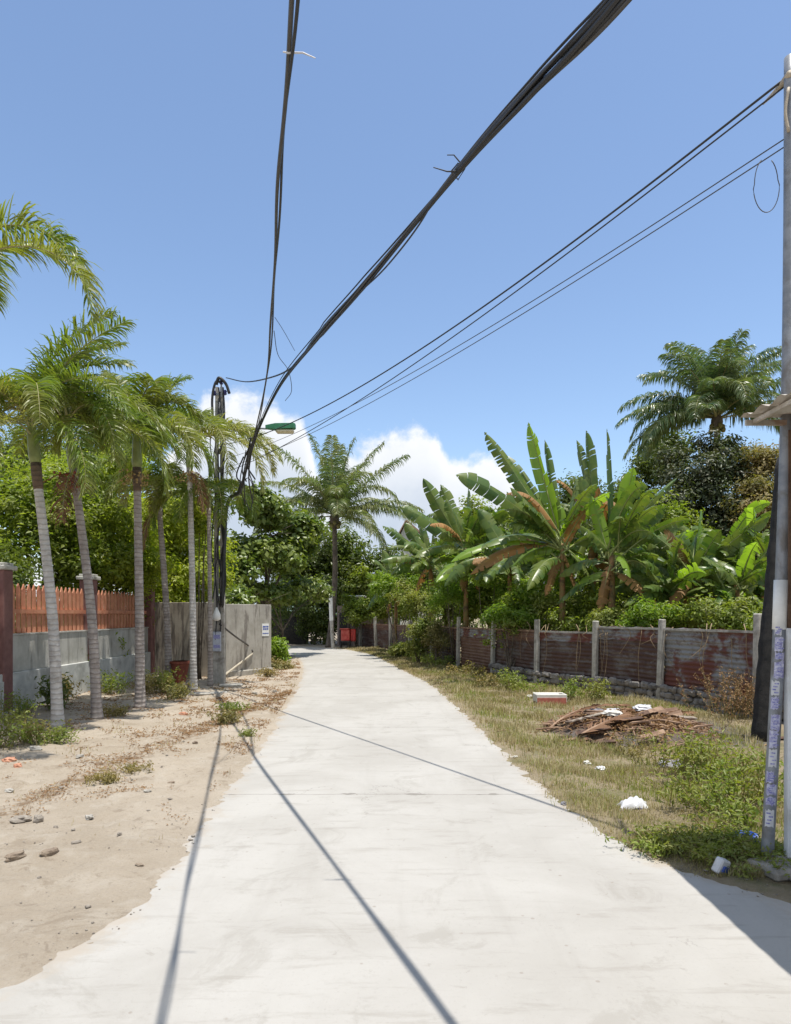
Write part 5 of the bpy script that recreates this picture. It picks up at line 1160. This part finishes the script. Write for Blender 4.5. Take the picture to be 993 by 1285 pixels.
# ------------------------------------------------------------------ right corrugated fence on its stone footing
posts = [G(955, 904), G(833, 881), G(750, 869), G(677, 860), G(622, 849), G(578, 839), G(545, 830.5), G(517, 823.5), G(492, 816.5), G(473, 813.8), G(454, 811.5)]
ptop = [2.22, 2.08, 2.02, 2.04, 2.2, 2.1, 1.9, 1.9, 2.0, 2.05, 1.9]
t = thing('sheet_fence', posts[2], 'rusty corrugated sheet fence with concrete posts along the right verge', 'fence')
rng = np.random.default_rng(33)
ext = posts[0] + (posts[0] - posts[1]) * 1.6
allp = [ext] + posts
for i, p in enumerate(posts):
    d = (allp[i] - (posts[i + 1] if i + 1 < len(posts) else p + (p - allp[i]))); rz = math.atan2(d.y, d.x)
    w = .15 if i < 6 else .2
    mb = MB(); nrm3 = Vector((-math.sin(rz), math.cos(rz), 0)); nrm3 = nrm3 if nrm3.x < 0 else -nrm3
    lean = Vector((rng.normal() * .02, 0, 0))
    c_ = p + nrm3 * .09
    mb.box((c_.x, c_.y, ptop[i] / 2 - .05), (w, w * .9, ptop[i] + .1), rz, chamfer=.02, tilt=Euler((rng.normal() * .018, rng.normal() * .018, 0))); mb.build('post', M['concrete_post'], t)
for i in range(len(allp) - 1):
    a, b_ = allp[i], allp[i + 1]; d = b_ - a; Ld = d.length; d.normalize(); nrm3 = Vector((-d.y, d.x, 0)); nrm3 = nrm3 if nrm3.x < 0 else -nrm3
    z0, z1 = (.40 if i < 5 else .06), (1.86 if i < 3 else 1.78 - .02 * i) + rng.uniform(-.02, .02)
    nl = 16; zs = z0 + (z1 - z0) * rng.uniform(.66, .8); grey_top = i in (0, 1, 2, 3, 5)
    for (za, zb, off0, mk) in ((z0, zs + .05, 0.0, ('sheet_grey', 'sheet_grey', 'sheet_rust', 'sheet_rust', 'sheet_rust', 'sheet_brown', 'sheet_rust')[min(i, 6)]), (zs, z1, .022, 'sheet_grey' if grey_top else 'sheet_brown')):
        nz = max(12, int((zb - za) / .0192)); vs = []; tl = rng.normal() * .012; ph = rng.uniform(0, 6)
        for k in range(nz + 1):
            zz = za + (zb - za) * k / nz
            for q in range(nl + 1):
                u = q / nl; off = .016 * math.sin(zz * 2 * math.pi / .115 + ph) + .02 * math.sin(q * .8 + i * 2 + zz * 2) + .012 * math.sin(q * 2.3 + zz * 5 + ph)
                pt = a.lerp(b_, u) + nrm3 * (off0 + off)
                edge = (.012 * math.sin(q * 2.1 + i) + .01 * math.sin(q * 5.3)) * (k == nz or k == 0)
                vs.append((pt.x, pt.y, zz + tl * (u - .5) * 2 + edge))
        mb = MB(); mb.add(vs, [(k * (nl + 1) + q, k * (nl + 1) + q + 1, (k + 1) * (nl + 1) + q + 1, (k + 1) * (nl + 1) + q) for k in range(nz) for q in range(nl)])
        mb.build('metal_sheet', M[mk], t, True)
    mb = MB(); m = a.lerp(b_, .5) + nrm3 * .065
    mb.box((m.x, m.y, z1 - .03), (Ld - .18, .03, .05), math.atan2(d.y, d.x)); mb.build('top_rail', M['concrete_post'] if i < 4 else M['dead_wood'], t)
rng = np.random.default_rng(35)
vt = thing('dry_vine', posts[2], 'dry brown vine stems hanging down over the rusty fence sheets', 'vine')
mb = MB()
for k in range(26):
    i = int(rng.integers(1, 6)); a, b_ = allp[i], allp[i + 1]; q = a.lerp(b_, rng.random()); nn3 = Vector((-(b_ - a).y, (b_ - a).x, 0)).normalized(); nn3 = nn3 if nn3.x < 0 else -nn3
    q = q + nn3 * .06; zt0 = 1.82 + rng.uniform(-.1, .08); L = rng.uniform(.3, 1.5)
    mb.tube(catmull([q + Vector((rng.normal() * .1, rng.normal() * .1 + .2, zt0 + .1)), q + Vector((0, 0, zt0 - .1)), q + nn3 * .05 + Vector((rng.normal() * .08, 0, zt0 - L * .5)), q + nn3 * .03 + Vector((rng.normal() * .16, rng.normal() * .1, zt0 - L))], 12), [.011 - .0006 * j for j in range(13)], 5)
mb.build('stems', flat('vine_dry', (.30, .22, .13), .9), vt)
# stone footing
t = thing('stone_footing', (posts[1] + posts[2]) / 2, 'low rubble stone wall under the corrugated sheet fence', 'wall')
mb = MB(); mo = MB()
for i in range(5):
    a, b_ = allp[i], allp[i + 1]; d = b_ - a; Ld = d.length; d.normalize(); rz = math.atan2(d.y, d.x); nrm3 = Vector((-d.y, d.x, 0)); nrm3 = nrm3 if nrm3.x < 0 else -nrm3
    m = a.lerp(b_, .5) - nrm3 * .08; mo.box((m.x, m.y, .13), (Ld, .3, .5), rz)
    z = -.05
    for row in range(3):
        s = -.02 - .1 * row; h = rng.uniform(.15, .18)
        while s < Ld:
            w = rng.uniform(.16, .40); c_ = a + d * (s + w / 2) + nrm3 * (.085 + rng.uniform(-.02, .04)); hh = h * rng.uniform(.8, 1.12)
            n0 = len(mb.v); mb.box((c_.x, c_.y, z + h / 2 + rng.normal() * .012), (w * .96, .16, hh), rz + rng.normal() * .08, chamfer=.045, tilt=Euler((0, rng.normal() * .07, 0)))
            for q in range(n0, len(mb.v)): mb.v[q] = tuple(np.array(mb.v[q]) + rng.normal(size=3) * .010)
            s += w
        z += h
mb.build('stones', M['stone'], t); mo.build('mortar_bed', M['mortar'], t)

# ------------------------------------------------------------------ rubbish on the right verge
rng = np.random.default_rng(44)
gd = 'dead palm fronds in the rubbish heap'
def mound(x, y): return .34 * max(0, 1 - ((x - 4.35) / 1.5) ** 2 - ((y - 12.6) / 1.5) ** 2) ** .7 if abs(x - 4.35) < 1.5 and abs(y - 12.6) < 1.5 and ((x - 4.35) / 1.5) ** 2 + ((y - 12.6) / 1.5) ** 2 < 1 else 0.0
spots = [(740, 903, 14, 'longest dead brown frond along the back of the heap'), (800, 897, -20, 'dead frond lying under the dry bush side of the heap'), (722, 915, 38, 'dead frond at the left end of the heap'),
         (765, 915, 160, 'dead frond crossing the middle of the heap'), (812, 910, 148, 'dead frond with a light rib at the right of the heap'), (752, 930, 20, 'lowest dead frond at the front of the heap'), (838, 903, 60, 'dead frond nearest the ash'),
         (770, 905, 205, 'dead frond on top of the heap with curled leaflets'), (790, 922, 335, 'short dead frond at the front right of the heap')]
for i, (x, y, a, lab) in enumerate(spots):
    p = G(x, y); L = rng.uniform(1.3, 2.1); d = Vector((math.cos(R(a)), math.sin(R(a)), 0))
    V, F4, mi = frond_np(p - d * L * .45, R(a), L, R(rng.uniform(2, 14)), R(rng.uniform(-14, 4)), .38, 22, rng, vee=.22, droop=.25, wid=.05, fwd=1.3, rw=.045, twist=rng.uniform(-.7, .7), ragged=.5)
    V[:, 2] += np.array([mound(q[0], q[1]) for q in V]) * rng.uniform(.6, 1.1) + .03
    V[:, 2] = np.maximum(V[:, 2], .02 + .03 * rng.random(len(V)))
    tag(np_build('dead_frond', V, F4, [M['dead_wood'], M['dead_frond']], None, mi), lab, 'palm frond', gd)
t = MB(); t2 = MB()
for k in range(150):
    p = Vector((4.35 + rng.normal() * .75, 12.6 + rng.normal() * .75, 0)); a = rng.normal() * .5 + (math.pi if rng.random() < .3 else 0) + (rng.uniform(0, 6) if rng.random() < .25 else 0); L = rng.uniform(.2, .9)
    z = mound(p.x, p.y) * rng.uniform(.6, 1.05) + .02
    d = Vector((math.cos(a), math.sin(a), rng.normal() * .12)) * L * .5
    (t if k % 3 else t2).tube([p + Vector((0, 0, z)) - d, p + Vector((rng.normal() * .02, rng.normal() * .02, z + .04)), p + Vector((0, 0, z)) + d], [rng.uniform(.006, .02), rng.uniform(.008, .026), .005], 5)
for k in range(12):   # curled leaf sheaths
    p = Vector((4.35 + rng.normal() * .8, 12.5 + rng.normal() * .7, 0)); z = mound(p.x, p.y) + .03; a = rng.normal() * .7; L = rng.uniform(.25, .7); w = rng.uniform(.05, .13)
    ca, sa = math.cos(a), math.sin(a); vs = []
    for i in range(6):
        u = i / 5 - .5
        for j in range(4):
            q = (j / 3 - .5) * 2; vs.append((p.x + u * L * ca - q * w * sa, p.y + u * L * sa + q * w * ca, z + .05 * (1 - q * q) * (1 if k % 2 else -1) + u * .1 + .05))
    (t if k % 2 else t2).add(vs, [(i * 4 + j, i * 4 + j + 1, i * 4 + 5 + j, i * 4 + 4 + j) for i in range(5) for j in range(3)])
nq = 2600; px_ = 4.35 + rng.normal(size=nq) * .62; py_ = 12.6 + rng.normal(size=nq) * .62; pz_ = np.array([mound(a_, b_) for a_, b_ in zip(px_, py_)])
Vl, Fl = leaves_np(np.stack([px_, py_, pz_ * rng.uniform(.8, 1.1, nq) + .03], 1), np.array([0, 0, 1.0]) + rng.normal(size=(nq, 3)) * .6, rng.uniform(.04, .13, nq), rng, .35)
tag(np_build('leaf_rubbish', Vl, Fl, M['dry_leaf']), 'dry brown leaves strewn over the rubbish heap', 'leaves', kind='stuff')
tag(t.build('brushwood', M['dead_wood']), 'tangle of brown sticks and leaf sheaths in the rubbish heap', 'sticks', kind='stuff')
tag(t2.build('brushwood', M['brush_dark']), 'darker burnt sticks in the rubbish heap', 'sticks', kind='stuff')
mb = MB(); n = 26; vs = [(4.35 + (i / n - .5) * 3.4, 12.6 + (j / n - .5) * 3.4, 0) for j in range(n + 1) for i in range(n + 1)]
vs = [(x, y, -.03 + mound(x, y) * .75 + .03 * rng.random()) for x, y, z in vs]
mb.add(vs, [(j * (n + 1) + i, j * (n + 1) + i + 1, (j + 1) * (n + 1) + i + 1, (j + 1) * (n + 1) + i) for j in range(n) for i in range(n)])
tag(mb.build('rubbish_mound', rough_mat('heap_litter', (.10, .07, .05), (.26, .17, .11), 7, .95, c=(.13, .12, .115), cs=2.2, bstr=.9, bd=.04), smooth_=False), 'low mound of ash and leaf rubbish under the dead fronds', 'rubbish heap', kind='stuff')
for i, (x, y, a, L, lab) in enumerate(((735, 922, .5, .9, 'weathered plank at the left foot of the heap'), (790, 910, -.3, 1.2, 'weathered plank slanting over the top of the heap'), (850, 915, .2, .8, 'weathered plank at the ash end of the heap'))):
    p = G(x, y); mb = MB(); mb.box((p.x, p.y, mound(p.x, p.y) + .06), (L, .13, .03), a, tilt=Euler((.15 * (i - 1), -.12 + .1 * i, 0)), chamfer=.006); tag(mb.build('plank', M['plank']), lab, 'plank')
def bag(name, c_, d, label, mat, seed, cat='plastic bag', rz=0.0, jit=.28):
    r = np.random.default_rng(seed); mb = MB(); mb.sphere((0, 0, 0), 1.0, 16, 10, jit=jit, rng=r); ca, sa = math.cos(rz), math.sin(rz)
    z0 = float(hground(c_[0], c_[1]))
    mb.v = [(c_[0] + x * d[0] * ca - y * d[1] * sa, c_[1] + x * d[0] * sa + y * d[1] * ca, max(0, z0) + c_[2] + max(-.55, z) * d[2] + d[2] * .5) for x, y, z in mb.v]
    return tag(mb.build(name, M[mat]), label, cat)
pz = G(772, 907); pz.z = mound(pz.x, pz.y) + .03; bag('plastic_bag', pz, (.22, .16, .06), 'white bag on top of the dead frond heap', 'bag', 1)
pz = G(808, 918); pz.z = mound(pz.x, pz.y) + .02; bag('plastic_bag', pz, (.17, .13, .07), 'second white bag at the right of the heap', 'bag', 2)
pz = G(768, 924); pz.z = mound(pz.x, pz.y) + .02; bag('plastic_bag', pz, (.16, .12, .06), 'greyish bag at the front of the heap', 'foam', 3)
pz = G(745, 914); pz.z = mound(pz.x, pz.y) + .02; bag('plastic_bag', pz, (.18, .12, .05), 'grey crumpled bag at the left of the heap', 'grey_bag', 4)
bag('plastic_bag', G(847, 964), (.22, .16, .07), 'dark grey bag below the tall green weed', 'grey_bag', 5)
bag('plastic_bag', G(832, 957), (.05, .05, .04), 'tiny white scrap beside the dark grey bag', 'bag', 6)
bag('plastic_bag', G(754, 970), (.07, .06, .035), 'small white scrap in the dry grass', 'bag', 7)
bag('plastic_bag', G(737, 962), (.05, .05, .03), 'smaller cream scrap left of the white scrap', 'foam', 8)
bag('plastic_bag', G(867, 977), (.05, .04, .03), 'white scrap right of the dark grey bag', 'bag', 9)
bag('plastic_bag', G(932, 1032), (.04, .04, .04), 'white ball of paper above the blue bag', 'bag', 10)
bag('plastic_bag', G(708, 1010), (.04, .03, .025), 'grey scrap at the road edge', 'grey_bag', 11)
bag('plastic_bag', G(647, 952), (.04, .03, .02), 'pale scrap at the edge of the road farther off', 'foam', 12)
bag('plastic_bag', G(748, 875), (.14, .1, .06), 'white scrap at the stone footing', 'foam', 13)
bag('plastic_bag', G(665, 877), (.1, .08, .04), 'crumpled scrap left of the foam box', 'foam', 14)
bag('plastic_bag', G(936, 1059), (.13, .09, .06), 'bright blue crumpled bag at the foot of the leaning pipe', 'blue_plastic', 15)
# white rice sack with a dark print
p = G(795, 1016); t = thing('rice_sack', p, 'folded white sack with dark blue print in the dry grass', 'sack')
mb = MB(); nx_, ny_ = 18, 12; vs = []
for j in range(ny_ + 1):
    for i in range(nx_ + 1):
        u, v = i / nx_ * 2 - 1, j / ny_ * 2 - 1
        pl = (1 - abs(u) ** 3.2) * (1 - abs(v) ** 2.4)
        z = .02 + .105 * max(0, pl) ** .7 * (1 + .18 * math.sin(u * 5 + v * 3) + .1 * math.sin(u * 11 - v * 6)) + .07 * max(0, u - .55) * max(0, v + .2) + .03 * max(0, -u - .7)
        vs.append((p.x + u * .175 * (1 - .16 * (1 - abs(v)) * abs(u)) + .02 * v, p.y + v * .12 * (1 - .14 * (1 - abs(u)) * abs(v)), z))
f_ = [(j * (nx_ + 1) + i, j * (nx_ + 1) + i + 1, (j + 1) * (nx_ + 1) + i + 1, (j + 1) * (nx_ + 1) + i) for j in range(ny_) for i in range(nx_)]
mb.add(vs, f_); lo = [(x, y, min(z * .2, .015)) for x, y, z in vs]; mb.add(lo, [q[::-1] for q in f_])
rim = [i for i in range(nx_ + 1)]; nb = len(vs)
for i in range(nx_): mb.f.append((i, i + nb, i + 1 + nb, i + 1)); mb.m.append(0)
for i in range(nx_):
    a = ny_ * (nx_ + 1) + i; mb.f.append((a, a + 1, a + 1 + nb, a + nb)); mb.m.append(0)
for j in range(ny_):
    a = j * (nx_ + 1); mb.f.append((a, a + nx_ + 1, a + nx_ + 1 + nb, a + nb)); mb.m.append(0); a += nx_; mb.f.append((a, a + nb, a + nx_ + 1 + nb, a + nx_ + 1)); mb.m.append(0)
mb.build('sack', M['bag'], t, True)
mb = MB(); mb.poly([(p.x - .06, p.y - .112, .006), (p.x + .15, p.y - .122, .006), (p.x + .14, p.y - .118, .034), (p.x + .02, p.y - .112, .05), (p.x - .05, p.y - .11, .034)]); mb.build('print', M['dark_blue'], t)
# crumpled carton
p = G(905, 1098); t = thing('drink_carton', p, 'crumpled white and blue carton in the shaded weeds', 'carton')
mb = MB(); mb.box((p.x, p.y, .075), (.115, .08, .13), .5, tilt=Euler((.25, .35, 0)), chamfer=.012); mb.build('carton', M['bag'], t)
mb = MB(); mb.box((p.x + .012, p.y - .012, .062), (.07, .073, .05), .5, tilt=Euler((.25, .35, 0))); mb.build('print', M['blue_print'], t)
# foam box with red side
p = G(690, 884); t = thing('foam_box', p, 'open white foam box with a red side on the verge', 'box'); w, dp, h = .74, .42, .2
mb = MB(); rz = -.08
for cx, cy, sx, sy in ((0, -dp / 2, w, .04), (0, dp / 2, w, .04), (-w / 2 + .02, 0, .04, dp - .04), (w / 2 - .02, 0, .04, dp - .04)): mb.box((p.x + cx, p.y + cy, h * .75 + .02), (sx, sy, h), rz * 0, chamfer=.012)
mb.box((p.x, p.y, .1), (w - .05, dp - .05, .03)); mb.box((p.x - .05, p.y, .25), (.5, .3, .05), .2, chamfer=.02); mb.build('rim', M['foam'], t)
mb = MB(); mb.box((p.x, p.y - dp / 2 - .026, .10), (w - .04, .012, .17)); mb.box((p.x, p.y + dp / 2 + .026, .10), (w - .04, .012, .17)); mb.build('red_side', flat('faded_red_card', (.42, .13, .09), .8), t)

# ------------------------------------------------------------------ far end of the road
p = G(434, 812.5); p.y = 44.5; p.x = (434 - 496.5) / F * 44.5
t = thing('handcart', p, 'small red covered cart parked at the road bend', 'cart')
mb = MB(); mb.box((p.x, p.y, .85), (.56, .9, .75), chamfer=.05); mb.box((p.x - .05, p.y, 1.26), (.64, 1.0, .05), chamfer=.02); mb.build('body', M['red_faded'], t)
mb = MB(); mb.box((p.x + .48, p.y + .1, .85), (.34, .6, .8), chamfer=.05, top=.8); mb.build('side_box', M['red_plastic'], t)
for sx in (-.28, .28):
    mb = MB(); n = 14
    for k in range(n):
        a0, a1 = 2 * math.pi * k / n, 2 * math.pi * (k + 1) / n
        mb.tube([(p.x + sx, p.y - .2 + .24 * math.cos(a0), .27 + .24 * math.sin(a0)), (p.x + sx, p.y - .2 + .24 * math.cos(a1), .27 + .24 * math.sin(a1))], .04, 6)
        if k % 2 == 0: mb.tube([(p.x + sx, p.y - .2, .27), (p.x + sx, p.y - .2 + .22 * math.cos(a0), .27 + .22 * math.sin(a0))], .012, 4)
    mb.build('wheel', M['black_rubber'], t)
mb = MB(); mb.box((p.x, p.y, .45), (.66, .95, .08)); mb.build('chassis', M['dark_tin_and_shade'], t)
q = Vector(((418 - 496.5) / F * 44, 44, 0)); t = thing('roadside_post', q, 'white painted concrete post left of the red cart', 'post')
mb = MB(); mb.tube([q, q + Vector((-.1, 0, 1.8))], [.12, .11], 10); mb.build('lower_shaft', M['concrete_post'], t); mb = MB(); mb.tube([q + Vector((-.1, 0, 1.8)), q + Vector((-.16, 0, 3.5))], [.125, .12], 10); mb.build('painted_top', M['white_paint'], t)
q = Vector(((437 - 496.5) / F * 46.5, 46.5, 0)); t = thing('small_house', q + Vector((.8, 1.5, 0)), 'small shed with a pale eave half hidden behind the red cart', 'house')
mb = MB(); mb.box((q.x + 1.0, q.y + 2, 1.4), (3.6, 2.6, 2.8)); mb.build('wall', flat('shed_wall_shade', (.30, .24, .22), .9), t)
mb = MB(); mb.box((q.x + .5, q.y + 1.2, 3.45), (1.3, 1.6, .1), chamfer=.02); mb.build('eave', M['white_paint'], t)
for dx in (0.0, .55): 
    mb = MB(); mb.box((q.x + dx, q.y + .3, 1.65), (.16, .16, 3.3)); mb.build('column', M['bark_grey'], t)
mb = MB(); mb.box((q.x - .3, q.y + .68, 1.2), (.7, .05, 2.2)); mb.build('doorway', M['dark_tin_and_shade'], t)  # near-black sheet on the wall, shade of the opening put into its colour
# dark gate in the shade left of the bend
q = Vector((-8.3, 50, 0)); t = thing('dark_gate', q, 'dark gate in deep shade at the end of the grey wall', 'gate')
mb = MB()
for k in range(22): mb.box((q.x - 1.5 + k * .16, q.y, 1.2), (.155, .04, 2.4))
mb.build('boards', M['dark_tin_and_shade'], t); mb = MB(); mb.box((q.x, q.y - .05, 2.1), (3.6, .05, .1)); mb.box((q.x, q.y - .05, .5), (3.6, .05, .1)); mb.build('rail', M['dark_tin_and_shade'], t)
# pale house behind the bananas
q = P(520, 700, 58); t = thing('house', Vector((q.x, q.y, 0)), 'pale gabled house glimpsed between banana leaves', 'house')
mb = MB(); x0, x1, zt_ = P(503, 0, 58).x, P(534, 0, 58).x, P(0, 668, 58).z; zp = P(0, 655, 58).z; y0, y1 = 58, 66
mb.add([(x0, y0, 0), (x1, y0, 0), (x1, y0, zt_ - .5), ((x0 + x1) / 2 - .6, y0, zp), (x0, y0, zt_ - .2), (x0, y1, 0), (x1, y1, 0), (x1, y1, zt_ - .5), ((x0 + x1) / 2 - .6, y1, zp), (x0, y1, zt_ - .2)],
       [(0, 1, 2, 3, 4), (9, 8, 7, 6, 5), (0, 4, 9, 5), (1, 6, 7, 2)]); mb.build('wall', M['house'], t)
mb = MB(); xm = (x0 + x1) / 2 - .6
for (xa, za, xb, zb) in ((xm, zp + .05, x1 + .3, zt_ - .72), (x0 - .3, zt_ - .42, xm, zp + .05)):
    mb.add([(xa, y0 - .3, za), (xb, y0 - .3, zb), (xb, y1, zb), (xa, y1, za), (xa, y0 - .3, za + .16), (xb, y0 - .3, zb + .16), (xb, y1, zb + .16), (xa, y1, za + .16)],
           [(0, 1, 2, 3), (7, 6, 5, 4), (0, 4, 5, 1), (1, 5, 6, 2), (2, 6, 7, 3), (3, 7, 4, 0)])
mb.build('roof', M['roof_red'], t)
mb = MB(); mb.box((x1 - .7, y0 - .02, zt_ - 1.6), (.6, .06, .8)); mb.build('window', M['dark_tin_and_shade'], t)
